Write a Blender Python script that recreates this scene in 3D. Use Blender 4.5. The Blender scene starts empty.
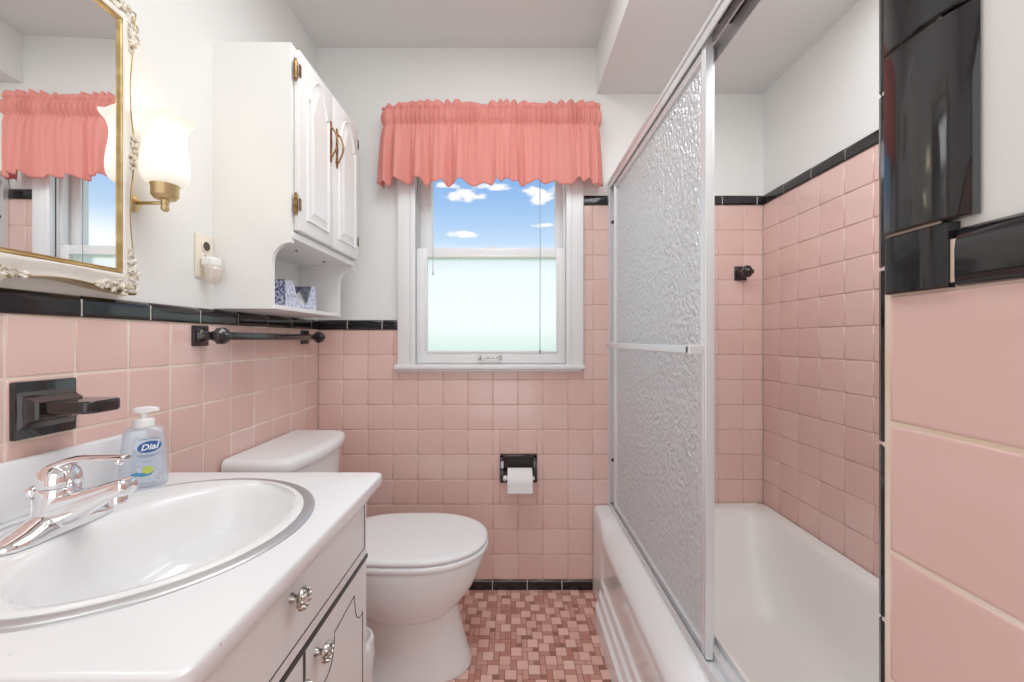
import bpy, bmesh, math, random
from mathutils import Vector, Matrix, noise
random.seed(7)
PI = math.pi
C = bpy.context.scene.collection
CZ = 1.0917            # camera height
F = 408.0              # focal length in pixels (1024 wide)
D = 1.7817             # depth of back wall tile face
XL = -0.847            # left wall tile face
XR = 1.096             # right (tub) wall tile face
XP = 0.320             # partition tile face
P = 0.10895            # tile pitch
ZB = 0.0459            # top of the black base row
CEIL = 2.371
ZW = ZB + 10*P         # wainscot top of pink
ZH = ZB + 15*P         # high tile top of pink
CAPH = 0.0437

# ------------------------------------------------------------------ materials
def srgb(r, g, b):
    def f(c):
        c /= 255.0
        return c/12.92 if c <= 0.04045 else ((c+0.055)/1.055)**2.4
    return (f(r), f(g), f(b), 1.0)

def mat(name, col=(0.8,0.8,0.8,1), rough=0.5, metal=0.0, spec=0.5, **kw):
    m = bpy.data.materials.new(name); m.use_nodes = True
    b = m.node_tree.nodes['Principled BSDF']
    b.inputs['Base Color'].default_value = col
    b.inputs['Roughness'].default_value = rough
    b.inputs['Metallic'].default_value = metal
    b.inputs['Specular IOR Level'].default_value = spec
    for k, v in kw.items(): b.inputs[k.replace('_',' ')].default_value = v
    return m

def nodes(m): return m.node_tree.nodes, m.node_tree.links, m.node_tree.nodes['Principled BSDF']

def add_bump(m, scale=20, strength=0.1, dist=0.01, detail=2, kind='noise'):
    N, L, b = nodes(m)
    tc = N.new('ShaderNodeTexCoord')
    t = N.new('ShaderNodeTexNoise' if kind == 'noise' else 'ShaderNodeTexVoronoi')
    t.inputs['Scale'].default_value = scale
    if kind == 'noise': t.inputs['Detail'].default_value = detail
    L.new(tc.outputs['Object'], t.inputs['Vector'])
    bp = N.new('ShaderNodeBump'); bp.inputs['Strength'].default_value = strength; bp.inputs['Distance'].default_value = dist
    L.new(t.outputs[0], bp.inputs['Height']); L.new(bp.outputs['Normal'], b.inputs['Normal'])
    return m

def add_mottle(m, c1, c2, scale=6, detail=3, lo=0.35, hi=0.65):
    N, L, b = nodes(m)
    tc = N.new('ShaderNodeTexCoord'); t = N.new('ShaderNodeTexNoise')
    t.inputs['Scale'].default_value = scale; t.inputs['Detail'].default_value = detail
    L.new(tc.outputs['Object'], t.inputs['Vector'])
    r = N.new('ShaderNodeValToRGB'); r.color_ramp.elements[0].position = lo; r.color_ramp.elements[1].position = hi
    r.color_ramp.elements[0].color = c1; r.color_ramp.elements[1].color = c2
    L.new(t.outputs[0], r.inputs['Fac']); L.new(r.outputs['Color'], b.inputs['Base Color'])
    return m

def island_mat(name, stops, rough, bump=0.0, bscale=10, constant=False):
    m = mat(name, rough=rough); N, L, b = nodes(m)
    g = N.new('ShaderNodeNewGeometry'); r = N.new('ShaderNodeValToRGB')
    e = r.color_ramp.elements
    e[0].position = stops[0][0]; e[0].color = stops[0][1]
    e[1].position = stops[-1][0]; e[1].color = stops[-1][1]
    for p, c in stops[1:-1]:
        k = e.new(p); k.color = c
    L.new(g.outputs['Random Per Island'], r.inputs['Fac'])
    L.new(r.outputs['Color'], b.inputs['Base Color'])
    if bump:
        tc = N.new('ShaderNodeTexCoord'); t = N.new('ShaderNodeTexNoise'); t.inputs['Scale'].default_value = bscale; t.inputs['Detail'].default_value = 1
        L.new(tc.outputs['Object'], t.inputs['Vector'])
        bp = N.new('ShaderNodeBump'); bp.inputs['Strength'].default_value = bump; bp.inputs['Distance'].default_value = 0.02
        L.new(t.outputs[0], bp.inputs['Height']); L.new(bp.outputs['Normal'], b.inputs['Normal'])
    return m

M = {}
M['plaster'] = add_bump(mat('plaster', (0.80,0.80,0.775,1), 0.55), 90, 0.06, 0.004)
M['ceiling'] = add_bump(mat('ceiling_paint', (0.72,0.71,0.70,1), 0.8), 60, 0.08, 0.004)
M['pink'] = island_mat('pink_tile', [(0.0, srgb(222,180,169)), (0.5, srgb(225,185,175)), (1.0, srgb(229,191,182))], 0.11, 0.03, 9)
M['grout'] = add_mottle(mat('grout', rough=0.9), srgb(196,158,142), srgb(214,182,166), 9)
M['lightgrout'] = add_mottle(mat('light_grout', rough=0.8), srgb(224,196,170), srgb(240,228,214), 7)
M['basegrout'] = mat('grout_white', srgb(220,215,205), 0.9)
M['black'] = island_mat('black_tile', [(0.0, (0.006,0.006,0.007,1)), (1.0, (0.011,0.010,0.011,1))], 0.07, 0.05, 18)
M['black'].node_tree.nodes['Principled BSDF'].inputs['Specular IOR Level'].default_value = 0.38
M['ceramic_black'] = add_bump(mat('black_ceramic', (0.009,0.008,0.008,1), 0.10), 25, 0.12, 0.006)
M['white'] = mat('white_paint', (0.84,0.84,0.83,1), 0.28)
M['cabinet'] = add_mottle(mat('cabinet_paint', rough=0.3), (0.83,0.82,0.80,1), (0.87,0.865,0.85,1), 3)
M['trimwhite'] = add_bump(mat('trim_paint', (0.83,0.83,0.83,1), 0.25), 40, 0.03, 0.003)
M['trackgrey'] = mat('track_grey', (0.42,0.42,0.42,1), 0.5)
M['porcelain'] = mat('porcelain', (0.86,0.86,0.86,1), 0.07)
M['tub'] = mat('tub_enamel', (0.87,0.85,0.825,1), 0.38)
M['seat'] = mat('seat_plastic', (0.87,0.87,0.88,1), 0.12)
M['chrome'] = mat('chrome', (0.86,0.86,0.87,1), 0.06, 1.0)
M['alu'] = mat('aluminium', (0.76,0.77,0.785,1), 0.32, 0.5)
M['rimsteel'] = mat('satin_steel', (0.58,0.58,0.59,1), 0.38, 0.8)
M['alu_dark'] = mat('aluminium_shadow', (0.12,0.12,0.12,1), 0.5, 0.6)
M['brass'] = add_mottle(mat('brass', rough=0.3, metal=1.0), srgb(96,64,36), srgb(170,128,78), 60)
M['gold'] = add_mottle(mat('gold_paint', rough=0.32, metal=0.75), srgb(160,130,76), srgb(196,168,110), 30)
M['agedgold'] = mat('satin_gold', srgb(206,178,128), 0.35, 0.8)
M['frame'] = add_mottle(mat('antique_white', rough=0.4), srgb(228,222,210), srgb(244,240,232), 12)
M['ornament'] = add_mottle(mat('ornament_white', rough=0.5), srgb(190,172,140), srgb(244,238,226), 90, 3, 0.38, 0.6)
M['mirror'] = mat('mirror', (0.93,0.94,0.94,1), 0.005, 1.0)
M['pewter'] = add_mottle(mat('pewter', rough=0.28, metal=1.0), (0.16,0.15,0.13,1), (0.75,0.73,0.68,1), 130, 3, 0.4, 0.6)
M['rubber'] = mat('rubber', (0.015,0.015,0.015,1), 0.6)
M['inlay'] = mat('black_line', (0.02,0.02,0.022,1), 0.4)
M['paper'] = add_bump(mat('tissue_paper', (0.86,0.86,0.84,1), 0.9), 120, 0.15, 0.002)
M['plastic'] = mat('white_plastic', (0.85,0.85,0.84,1), 0.3)
M['ivory'] = mat('ivory_plastic', srgb(232,220,202), 0.35)
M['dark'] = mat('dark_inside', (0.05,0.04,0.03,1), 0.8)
M['cord'] = mat('cord', (0.75,0.75,0.74,1), 0.6)
M['darkcord'] = mat('dark_cord', (0.30,0.32,0.34,1), 0.6)

# speckled laminate
m = mat('laminate', rough=0.22); N, L, b = nodes(m)
tc = N.new('ShaderNodeTexCoord'); v = N.new('ShaderNodeTexVoronoi'); v.inputs['Scale'].default_value = 55
L.new(tc.outputs['Object'], v.inputs['Vector'])
r = N.new('ShaderNodeValToRGB'); r.color_ramp.elements[0].position = 0.05; r.color_ramp.elements[0].color = (0.45,0.46,0.50,1)
r.color_ramp.elements[1].position = 0.10; r.color_ramp.elements[1].color = (0.86,0.86,0.87,1)
L.new(v.outputs['Distance'], r.inputs['Fac'])
n2 = N.new('ShaderNodeTexNoise'); n2.inputs['Scale'].default_value = 14; L.new(tc.outputs['Object'], n2.inputs['Vector'])
r2 = N.new('ShaderNodeValToRGB'); r2.color_ramp.elements[0].position = 0.52; r2.color_ramp.elements[1].position = 0.62
L.new(n2.outputs[0], r2.inputs['Fac'])
mx = N.new('ShaderNodeMix'); mx.data_type = 'RGBA'; mx.inputs[6].default_value = (0.86,0.86,0.87,1)
L.new(r2.outputs['Color'], mx.inputs[0]); L.new(r.outputs['Color'], mx.inputs[7]); L.new(mx.outputs[2], b.inputs['Base Color'])
M['laminate'] = m

# fabric (diffuse + translucent)
def mix_shader(name, parts):
    m = bpy.data.materials.new(name); m.use_nodes = True
    N, L = m.node_tree.nodes, m.node_tree.links; N.clear()
    out = N.new('ShaderNodeOutputMaterial'); cur = None
    for kind, col, rough, w in parts:
        s = N.new(kind)
        s.inputs['Color'].default_value = col
        if 'Roughness' in s.inputs: s.inputs['Roughness'].default_value = rough
        if 'IOR' in s.inputs: s.inputs['IOR'].default_value = 1.08
        if cur is None: cur = s
        else:
            mx = N.new('ShaderNodeMixShader'); mx.inputs[0].default_value = w
            L.new(cur.outputs[0], mx.inputs[1]); L.new(s.outputs[0], mx.inputs[2]); cur = mx
    L.new(cur.outputs[0], out.inputs['Surface'])
    return m
def bump_all(m, tex, scale, strength, dist, stretch=(1,1,1)):
    N, L = m.node_tree.nodes, m.node_tree.links
    tc = N.new('ShaderNodeTexCoord'); mp = N.new('ShaderNodeMapping'); mp.inputs['Scale'].default_value = stretch
    L.new(tc.outputs['Object'], mp.inputs['Vector'])
    t = N.new(tex); t.inputs['Scale'].default_value = scale; L.new(mp.outputs[0], t.inputs['Vector'])
    bp = N.new('ShaderNodeBump'); bp.inputs['Strength'].default_value = strength; bp.inputs['Distance'].default_value = dist
    L.new(t.outputs[0], bp.inputs['Height'])
    for n in N:
        if n.type.startswith('BSDF') and 'Normal' in n.inputs: L.new(bp.outputs[0], n.inputs['Normal'])
    return m
M['fabric'] = bump_all(mix_shader('pink_fabric', [('ShaderNodeBsdfDiffuse', srgb(240,158,146), 0, 0), ('ShaderNodeBsdfTranslucent', srgb(246,156,164), 0, 0.30)]), 'ShaderNodeTexNoise', 400, 0.12, 0.001)
M['clearglass'] = mix_shader('clear_pane', [('ShaderNodeBsdfTransparent', (0.96,0.97,0.98,1), 0, 0), ('ShaderNodeBsdfGlossy', (1,1,1,1), 0.0, 0.02)])
M['frosted'] = bump_all(mix_shader('frosted_pane', [('ShaderNodeBsdfRefraction', (0.88,0.93,0.91,1), 0.32, 0), ('ShaderNodeBsdfTranslucent', (0.98,0.99,0.98,1), 0, 0.25), ('ShaderNodeBsdfGlossy', (1,1,1,1), 0.25, 0.05)]), 'ShaderNodeTexVoronoi', 140, 0.5, 0.003)
M['obscure'] = bump_all(mix_shader('pebbled_shower_glass', [('ShaderNodeBsdfDiffuse', (0.86,0.92,0.96,1), 0, 0), ('ShaderNodeBsdfTranslucent', (0.92,0.98,1.0,1), 0, 0.36), ('ShaderNodeBsdfRefraction', (0.9,0.94,0.96,1), 0.25, 0.15), ('ShaderNodeBsdfGlossy', (1,1,1,1), 0.09, 0.34)]), 'ShaderNodeTexNoise', 78, 1.0, 0.017, (1,1.0,0.85))
M['bottle'] = mix_shader('soap_bottle_plastic', [('ShaderNodeBsdfTransparent', (0.86,0.90,0.95,1), 0, 0), ('ShaderNodeBsdfDiffuse', (0.74,0.80,0.88,1), 0, 0.40), ('ShaderNodeBsdfGlossy', (1,1,1,1), 0.05, 0.08)])
M['nightlight'] = mix_shader('clear_plastic', [('ShaderNodeBsdfTransparent', (0.95,0.93,0.90,1), 0, 0), ('ShaderNodeBsdfDiffuse', srgb(235,222,208), 0, 0.5), ('ShaderNodeBsdfGlossy', (1,1,1,1), 0.1, 0.08)])
M['labelwhite'] = mat('label_pale', srgb(205,216,230), 0.4)
M['labelblue'] = mat('label_blue', srgb(28,84,160), 0.4)
M['labeltext'] = mat('label_white', srgb(245,248,252), 0.4)
M['labelgrey'] = mat('label_grey', srgb(110,125,165), 0.5)
M['labelteal'] = mat('label_teal', srgb(70,150,190), 0.5)
M['labelgreen'] = mat('label_lime', srgb(196,214,90), 0.5)
# lamp shade glass
m = mat('opal_glass', (0.9,0.87,0.8,1), 0.3); N, L, b = nodes(m)
b.inputs['Emission Color'].default_value = (1.0,0.90,0.74,1); b.inputs['Emission Strength'].default_value = 0.45
M['opal'] = m
# tissue box print
m = mat('tissue_box_print', rough=0.5)
add_mottle(m, srgb(70,75,150), srgb(225,225,240), 120, 4, 0.45, 0.56); M['boxprint'] = m
m = mat('tissue_box_print_pale', rough=0.5)
add_mottle(m, srgb(150,160,205), srgb(226,230,244), 90, 4, 0.38, 0.55); M['boxpale'] = m
# floor mosaic: three tones
M['mos_light'] = island_mat('mosaic_light', [(0, srgb(224,172,156)), (1, srgb(242,196,182))], 0.35, 0.0)
M['mos_mid'] = island_mat('mosaic_mid', [(0, srgb(180,118,102)), (0.5, srgb(196,136,120)), (1, srgb(216,162,146))], 0.38)
M['mos_dark'] = island_mat('mosaic_dark', [(0, srgb(140,90,78)), (1, srgb(172,118,104))], 0.4)
M['mos_grout'] = mat('mosaic_grout', srgb(138,92,80), 0.9)

# ------------------------------------------------------------------ helpers
ORG = {}
def empty(name, loc, rotz=0):
    o = bpy.data.objects.new(name, None); C.objects.link(o)
    o.location = loc; o.rotation_euler = (0,0,rotz); o.empty_display_size = 0.05
    ORG[o] = Vector(loc); return o
def tag(o, label=None, cat=None, group=None, kind=None):
    for k, v in (('label',label),('category',cat),('group',group),('kind',kind)):
        if v: o[k] = v
    return o
def thing(name, label, cat, loc, rotz=0, group=None):
    return tag(empty(name, loc, rotz), label, cat, group)
def part(name, bm, mats, parent=None, smooth=False, local=False, label=None, loc=None):
    """link a bmesh as one object; geometry in world coords unless local"""
    me = bpy.data.meshes.new(name)
    bmesh.ops.recalc_face_normals(bm, faces=bm.faces)
    org = Vector((0,0,0))
    if parent is not None: org = ORG[parent]
    elif loc is not None: org = Vector(loc)
    if not local and org.length > 0: bmesh.ops.translate(bm, verts=bm.verts, vec=-org)
    if smooth:
        for f in bm.faces: f.smooth = True
    bm.to_mesh(me); bm.free()
    if smooth is not True and smooth: me.set_sharp_from_angle(angle=math.radians(smooth))
    for mm in (mats if isinstance(mats, (list,tuple)) else [mats]): me.materials.append(mm)
    o = bpy.data.objects.new(name, me); C.objects.link(o)
    if parent is not None: o.parent = parent
    elif loc is not None: o.location = loc
    ORG[o] = org
    if label: o['label'] = label
    return o
def struct(name, bm, mats, parent=None, smooth=False):
    o = part(name, bm, mats, parent, smooth)
    if parent is None: o['kind'] = 'structure'
    return o
def B(): return bmesh.new()
def box(bm, x0, x1, y0, y1, z0, z1, bev=0, seg=2, mi=0, M4=None):
    r = bmesh.ops.create_cube(bm, size=1.0)
    vs = r['verts']
    for v_ in vs:
        v_.co = Vector((x0+(v_.co.x+.5)*(x1-x0), y0+(v_.co.y+.5)*(y1-y0), z0+(v_.co.z+.5)*(z1-z0)))
    fs = set(f for v_ in vs for f in v_.link_faces)
    if bev:
        es = set(e for v_ in vs for e in v_.link_edges)
        r2 = bmesh.ops.bevel(bm, geom=list(es)+list(vs), offset=bev, segments=seg, profile=0.5, affect='EDGES', clamp_overlap=True)
        fs = set(r2['faces']) | set(f for f in fs if f.is_valid)
        vs = list(set(v_ for f in fs for v_ in f.verts))
    for f in fs: f.material_index = mi
    if M4 is not None: bmesh.ops.transform(bm, matrix=M4, verts=list(vs))
    return vs
def bridge(bm, rings, closed=True, cap0=True, cap1=True, mi=0):
    """rings: list of lists of points"""
    R = [[bm.verts.new(p) for p in ring] for ring in rings]
    n = len(R[0]); fs = []
    for a, b_ in zip(R[:-1], R[1:]):
        for i in range(n if closed else n-1):
            j = (i+1) % n
            try: fs.append(bm.faces.new((a[i], a[j], b_[j], b_[i])))
            except ValueError: pass
    if cap0: fs.append(bm.faces.new(R[0][::-1]))
    if cap1: fs.append(bm.faces.new(R[-1]))
    for f in fs: f.material_index = mi
    return R
def lathe(bm, prof, center, axis='Z', n=32, mi=0, cap0=True, cap1=True):
    c = Vector(center); rings = []
    for r_, h in prof:
        ring = []
        for i in range(n):
            a = 2*PI*i/n; p, q = r_*math.cos(a), r_*math.sin(a)
            ring.append(c + {'Z': Vector((p,q,h)), 'X': Vector((h,p,q)), 'Y': Vector((p,h,q))}[axis])
        rings.append(ring)
    return bridge(bm, rings, True, cap0, cap1, mi)
def tube(bm, pts, rad, n=12, mi=0, flat=None):
    """tube along pts; rad scalar or list; flat=(a,b) ellipse scale (side, up)"""
    pts = [Vector(p) for p in pts]; rings = []
    up0 = Vector((0,0,1))
    for i, p in enumerate(pts):
        t = (pts[min(i+1,len(pts)-1)] - pts[max(i-1,0)]).normalized()
        up = up0 if abs(t.dot(up0)) < 0.95 else Vector((0,1,0))
        s = t.cross(up).normalized(); u = s.cross(t).normalized()
        r_ = rad[i] if isinstance(rad, (list,tuple)) else rad
        fa, fb = flat if flat else (1,1)
        rings.append([p + s*(r_*fa*math.cos(2*PI*k/n)) + u*(r_*fb*math.sin(2*PI*k/n)) for k in range(n)])
    return bridge(bm, rings, mi=mi)
def prism(bm, poly, ext, mi=0):
    """poly: list of 3D points; ext: vector"""
    e = Vector(ext)
    return bridge(bm, [[Vector(p) for p in poly], [Vector(p)+e for p in poly]], mi=mi)
def superellipse(cx, cy, z, ax, ay, p=2.0, n=64, axf=None, pf=None):
    """closed ring in XY; axf = half length on +X side"""
    out = []
    for i in range(n):
        a = 2*PI*i/n; c, s = math.cos(a), math.sin(a)
        A = axf if (axf is not None and c > 0) else ax
        pp = pf if (pf is not None and c > 0) else p
        out.append(Vector((cx + A*math.copysign(abs(c)**(2/pp), c), cy + ay*math.copysign(abs(s)**(2/pp), s), z)))
    return out
def catmull(pts, m=8):
    pts = [Vector(p) for p in pts]; out = []
    for i in range(len(pts)-1):
        p0 = pts[max(i-1,0)]; p1 = pts[i]; p2 = pts[i+1]; p3 = pts[min(i+2,len(pts)-1)]
        for k in range(m):
            t = k/m
            out.append(0.5*((2*p1)+(-p0+p2)*t+(2*p0-5*p1+4*p2-p3)*t*t+(-p0+3*p1-3*p2+p3)*t**3))
    out.append(pts[-1]); return out
def px(x, y, Y):
    return Vector(((x-512)/F*Y, Y, CZ - (y-340)/F*Y))

# ---- tiles
def subtract(rects, ex):
    out = []
    for (a,b_,c,d) in rects:
        e0,e1,f0,f1 = ex
        if b_ <= e0 or a >= e1 or d <= f0 or c >= f1: out.append((a,b_,c,d)); continue
        if a < e0: out.append((a,e0,c,d))
        if b_ > e1: out.append((e1,b_,c,d))
        aa, bb = max(a,e0), min(b_,e1)
        if c < f0: out.append((aa,bb,c,f0))
        if d > f1: out.append((aa,bb,f1,d))
    return [r_ for r_ in out if r_[1]-r_[0] > 0.006 and r_[3]-r_[2] > 0.006]
RING = [(0.0,-0.0035),(0.0004,-0.0018),(0.0013,-0.0006),(0.0030,-0.0001),(0.0055,0.0)]
def tile_mesh(bm, O, U, V, Nn, rects, gap=0.0010, mi=0, sc=1.0):
    O, U, V, Nn = map(Vector, (O,U,V,Nn))
    for (a,b_,c,d) in rects:
        a += gap; b_ -= gap; c += gap; d -= gap
        rings = []
        for ins, h in RING:
            i = ins*sc
            rings.append([O+U*(a+i)+V*(c+i)+Nn*h, O+U*(b_-i)+V*(c+i)+Nn*h, O+U*(b_-i)+V*(d-i)+Nn*h, O+U*(a+i)+V*(d-i)+Nn*h])
        bridge(bm, rings, True, False, True, mi)
def quad(bm, O, U, V, Nn, r_, h, mi):
    O, U, V, Nn = map(Vector, (O,U,V,Nn)); a,b_,c,d = r_
    f = bm.faces.new([bm.verts.new(O+U*p+V*q+Nn*h) for p,q in ((a,c),(b_,c),(b_,d),(a,d))]); f.material_index = mi
def cells(u0, u1, v0, v1, ustart, vstart=ZB, pu=P, pv=P):
    out = []
    k0 = math.floor((u0-ustart)/pu - 1e-6); k1 = math.ceil((u1-ustart)/pu + 1e-6)
    j0 = math.floor((v0-vstart)/pv + 1e-6); j1 = math.ceil((v1-vstart)/pv - 1e-6)
    for k in range(k0, k1):
        for j in range(j0, j1):
            r_ = (max(u0, ustart+k*pu), min(u1, ustart+(k+1)*pu), max(v0, vstart+j*pv), min(v1, vstart+(j+1)*pv))
            if r_[1]-r_[0] > 0.008 and r_[3]-r_[2] > 0.008: out.append(r_)
    return out
CAPPROF = [(-0.0045,0.0008),(0.0015,0.0008),(0.0035,0.0016),(0.0045,0.0036),(0.0048,0.010),(0.0048,0.026),(0.0042,0.033),(0.0024,0.039),(-0.0006,0.0425),(-0.0045,0.0437)]
def cap_row(bm, O, U, V, Nn, segs, prof=CAPPROF, gap=0.0014):
    """bullnose pieces along U; O at bottom of the row on tile plane; V is the bullnosed direction"""
    O, U, V, Nn = map(Vector, (O,U,V,Nn))
    for a, b_ in segs:
        rings = []
        a += gap; b_ -= gap
        for t, ins in ((a,0.0012),(a+0.0012,0.0),(b_-0.0012,0.0),(b_,0.0012)):
            rings.append([O+U*t+Nn*(h-(ins if i not in (0,len(prof)-1) else 0))+V*v_ for i,(h,v_) in enumerate(prof)])
        bridge(bm, rings)
def segs6(u0, u1, start, pitch=0.1515):
    k = math.floor((u0-start)/pitch + 1e-6); out = []
    while start+k*pitch < u1-1e-6:
        a, b_ = max(u0, start+k*pitch), min(u1, start+(k+1)*pitch)
        if b_-a > 0.006: out.append((a,b_))
        k += 1
    return out

# ------------------------------------------------------------------ room shell
PL = 0.006                      # plaster lies this far behind the tile faces
YN = -0.95                      # wall behind the camera
bm = B(); box(bm, XL-PL-0.08, XL-PL, YN-0.08, D+PL+0.14, 0, CEIL); wl = struct('wall_left', bm, M['plaster'])
# window opening
WX0, WX1, WZ0, WZ1 = -0.4235, 0.2405, 0.9858, 1.95
bm = B()
y0, y1 = D+PL, D+PL+0.14
box(bm, XL-PL, WX0, y0, y1, 0, CEIL); box(bm, WX1, XR+PL, y0, y1, 0, CEIL)
box(bm, WX0, WX1, y0, y1, 0, WZ0); box(bm, WX0, WX1, y0, y1, WZ1, CEIL)
wb = struct('wall_back', bm, M['plaster'])
bm = B(); box(bm, XR+PL, XR+PL+0.08, 0.25, D+PL+0.14, 0, CEIL); wr = struct('wall_right', bm, M['plaster'])
bm = B(); box(bm, XP+PL, XR+PL+0.08, YN-0.08, 0.344, 0, CEIL); wp = struct('wall_partition', bm, M['plaster'])
bm = B(); box(bm, XL-PL, XP+PL, YN-0.08, YN, 0, CEIL); struct('wall_front', bm, M['plaster'])
bm = B(); box(bm, XL-PL-0.08, XR+PL+0.08, YN-0.08, D+PL+0.14, CEIL, CEIL+0.08); struct('ceiling', bm, M['ceiling'])
bm = B(); box(bm, 0.371, XR+PL, 0.338, D+PL, 2.17, CEIL)
bm.faces.ensure_lookup_table()
for f in bm.faces:
    if f.normal.z > -0.5: f.material_index = 1
sof = struct('ceiling_soffit', bm, [M['ceiling'], M['plaster']])

# ---- pink tile fields and black trims
# left wall: U = -Y from the back corner
O, U, V, Nn = (XL, D, 0), (0,-1,0), (0,0,1), (1,0,0)
Lu = D - YN
bm = B(); quad(bm, O, U, V, Nn, (0, Lu, 0, ZW+0.02), -0.0012, 1)
rects = cells(0, Lu, ZB, ZW, 0.0, pu=0.1100)
hold = (D-0.789-0.0, D-0.789+0.1035, ZB+8*P, ZB+9*P)          # cell taken by the ceramic holder
tile_mesh(bm, O, U, V, Nn, rects, gap=0.0014); part('tile_field', bm, [M['pink'], M['lightgrout']], wl, True)
bm = B(); cap_row(bm, (XL,D,ZW), U, V, Nn, segs6(0, Lu, -0.0877, 0.1527), gap=0.0018); struct('trim_1', bm, M['black'], None, 40)
bm = B(); cap_row(bm, (XL,D,0.0), U, V, Nn, segs6(0, Lu, 0.0), [(h, v_*1.04) for h, v_ in CAPPROF]); struct('baseboard_left', bm, M['black'], None, 40)
bm = B(); quad(bm, (XL,D,0), U, V, Nn, (0, Lu, ZW+0.003, ZW+0.036), 0.0026, 0); quad(bm, (XL,D,0), U, V, Nn, (0, Lu, 0, ZB), 0.0020, 0); part('trim_grout', bm, M['basegrout'], wl)
# back wall: U = X
O, U, V, Nn = (0, D, 0), (1,0,0), (0,0,1), (0,-1,0)
X0t = (518-512)/229.0
cas = (-0.495, 0.309, 0.972, 2.03)                            # casing and sill footprint
PAPER = (-0.052, 0.109, 0.472, 0.594)
bm = B()
quad(bm, O, U, V, Nn, (XL, cas[0]+0.02, 0, ZW+0.02), -0.0024, 1); quad(bm, O, U, V, Nn, (cas[0]+0.02, cas[1]-0.02, 0, cas[2]+0.01), -0.0024, 1)
quad(bm, O, U, V, Nn, (cas[1]-0.02, XR, 0, ZH+0.02), -0.0024, 1)
rects = cells(XL, cas[1], ZB, ZW, X0t, pu=0.1094) + cells(cas[1], XR, ZB, ZH, X0t, pu=0.1094)
# merge the column that straddles the casing edge below wainscot height
rects = cells(XL, XR, ZB, ZW, X0t, pu=0.1094) + cells(cas[1], XR, ZW, ZH, X0t, pu=0.1094)
rects = subtract(rects, cas); rects = subtract(rects, PAPER)
tile_mesh(bm, O, U, V, Nn, rects); part('tile_field', bm, [M['pink'], M['grout']], wb, True)
bm = B(); cap_row(bm, (0,D,ZW), U, V, Nn, segs6(XL, cas[0], -0.5665)); struct('trim_2', bm, M['black'], None, 40)
bm = B(); cap_row(bm, (0,D,ZH), U, V, Nn, segs6(cas[1]+0.003, XR, 0.917)); struct('trim_3', bm, M['black'], None, 40)
bm = B(); cap_row(bm, (0,D,0), U, V, Nn, segs6(XL, 0.354, -0.085), [(h, v_*1.04) for h, v_ in CAPPROF]); struct('baseboard_back', bm, M['black'], None, 40)
bm = B(); quad(bm, O, U, V, Nn, (XL, cas[0], ZW+0.003, ZW+0.036), 0.0026, 0); quad(bm, O, U, V, Nn, (cas[1]+0.003, XR, ZH+0.003, ZH+0.036), 0.0026, 0); quad(bm, O, U, V, Nn, (XL, 0.354, 0, ZB-0.005), 0.0026, 0)
part('trim_grout', bm, M['basegrout'], wb)
# right wall over the tub
O, U, V, Nn = (XR, D, 0), (0,-1,0), (0,0,1), (-1,0,0)
Lr = D-0.345
bm = B(); quad(bm, O, U, V, Nn, (0, Lr, 0.30, ZH+0.02), -0.0024, 1)
tile_mesh(bm, O, U, V, Nn, cells(0, Lr, ZB+3*P-0.03, ZH, 0.0)); part('tile_field', bm, [M['pink'], M['grout']], wr, True)
bm = B(); cap_row(bm, (XR,D,ZH), U, V, Nn, segs6(0, Lr, -0.012)); struct('trim_4', bm, M['black'], None, 40)
bm = B(); quad(bm, O, U, V, Nn, (0, Lr, ZH+0.003, ZH+0.036), 0.0026, 0); part('trim_grout', bm, M['basegrout'], wr)
# partition: room face (X = XP), corner at Y = 0.346
YC = 0.352; dz = -0.0050
O, U, V, Nn = (XP, YC, dz), (0,-1,0), (0,0,1), (-1,0,0)
Lp = YC - YN
bm = B(); quad(bm, O, U, V, Nn, (0.001, Lp, 0, ZW+0.003), -0.0010, 1); quad(bm, O, U, V, Nn, (0.006, 0.0500, ZW+0.04, 2.0), 0.0022, 1); quad(bm, O, U, V, Nn, (0.006, Lp, ZW+0.003, ZW+0.034), 0.0024, 1)
tile_mesh(bm, O, U, V, Nn, cells(0.0045, Lp, ZB, ZW, 0.0045), gap=0.0010, sc=0.9); part('tile_field', bm, [M['pink'], M['lightgrout']], wp, True)
bm = B(); cap_row(bm, (XP,YC,ZW+dz-0.0012), U, V, Nn, [(0.0586,0.2045),(0.2045,0.356),(0.356,0.5075),(0.5075,0.659),(0.659,0.81),(0.81,Lp)]); struct('trim_5', bm, M['black'], None, 40)
# vertical bullnose stack on the room face above the wainscot
VP_ = [(-0.0045,0.0008),(0.0020,0.0008),(0.0050,0.0020),(0.0062,0.006),(0.0075,0.016),(0.0078,0.028),(0.0070,0.042),(0.0045,0.054),(0.0005,0.0615),(-0.0045,0.0650)]
bm = B(); zz = [ZW+dz+0.0480]
while zz[-1] < 1.72: zz.append(zz[-1]+0.1515)
cap_row(bm, (XP,YC-0.0045,0), (0,0,1), (0,-1,0), (-1,0,0), list(zip(zz[:-1], zz[1:])), VP_, 0.0012)
cap_row(bm, (XP,YC-0.0045,0), (0,0,1), (0,-1,0), (-1,0,0), [(ZW+dz-0.0012, ZW+dz+0.0480)], [(-0.0045,0.0008),(0.0020,0.0008),(0.0045,0.0020),(0.0052,0.006),(0.0054,0.030),(0.0052,0.0495),(0.0040,0.0518),(-0.0045,0.0524)], 0.0006)
struct('trim_6', bm, M['black'], None, 40)
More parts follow.
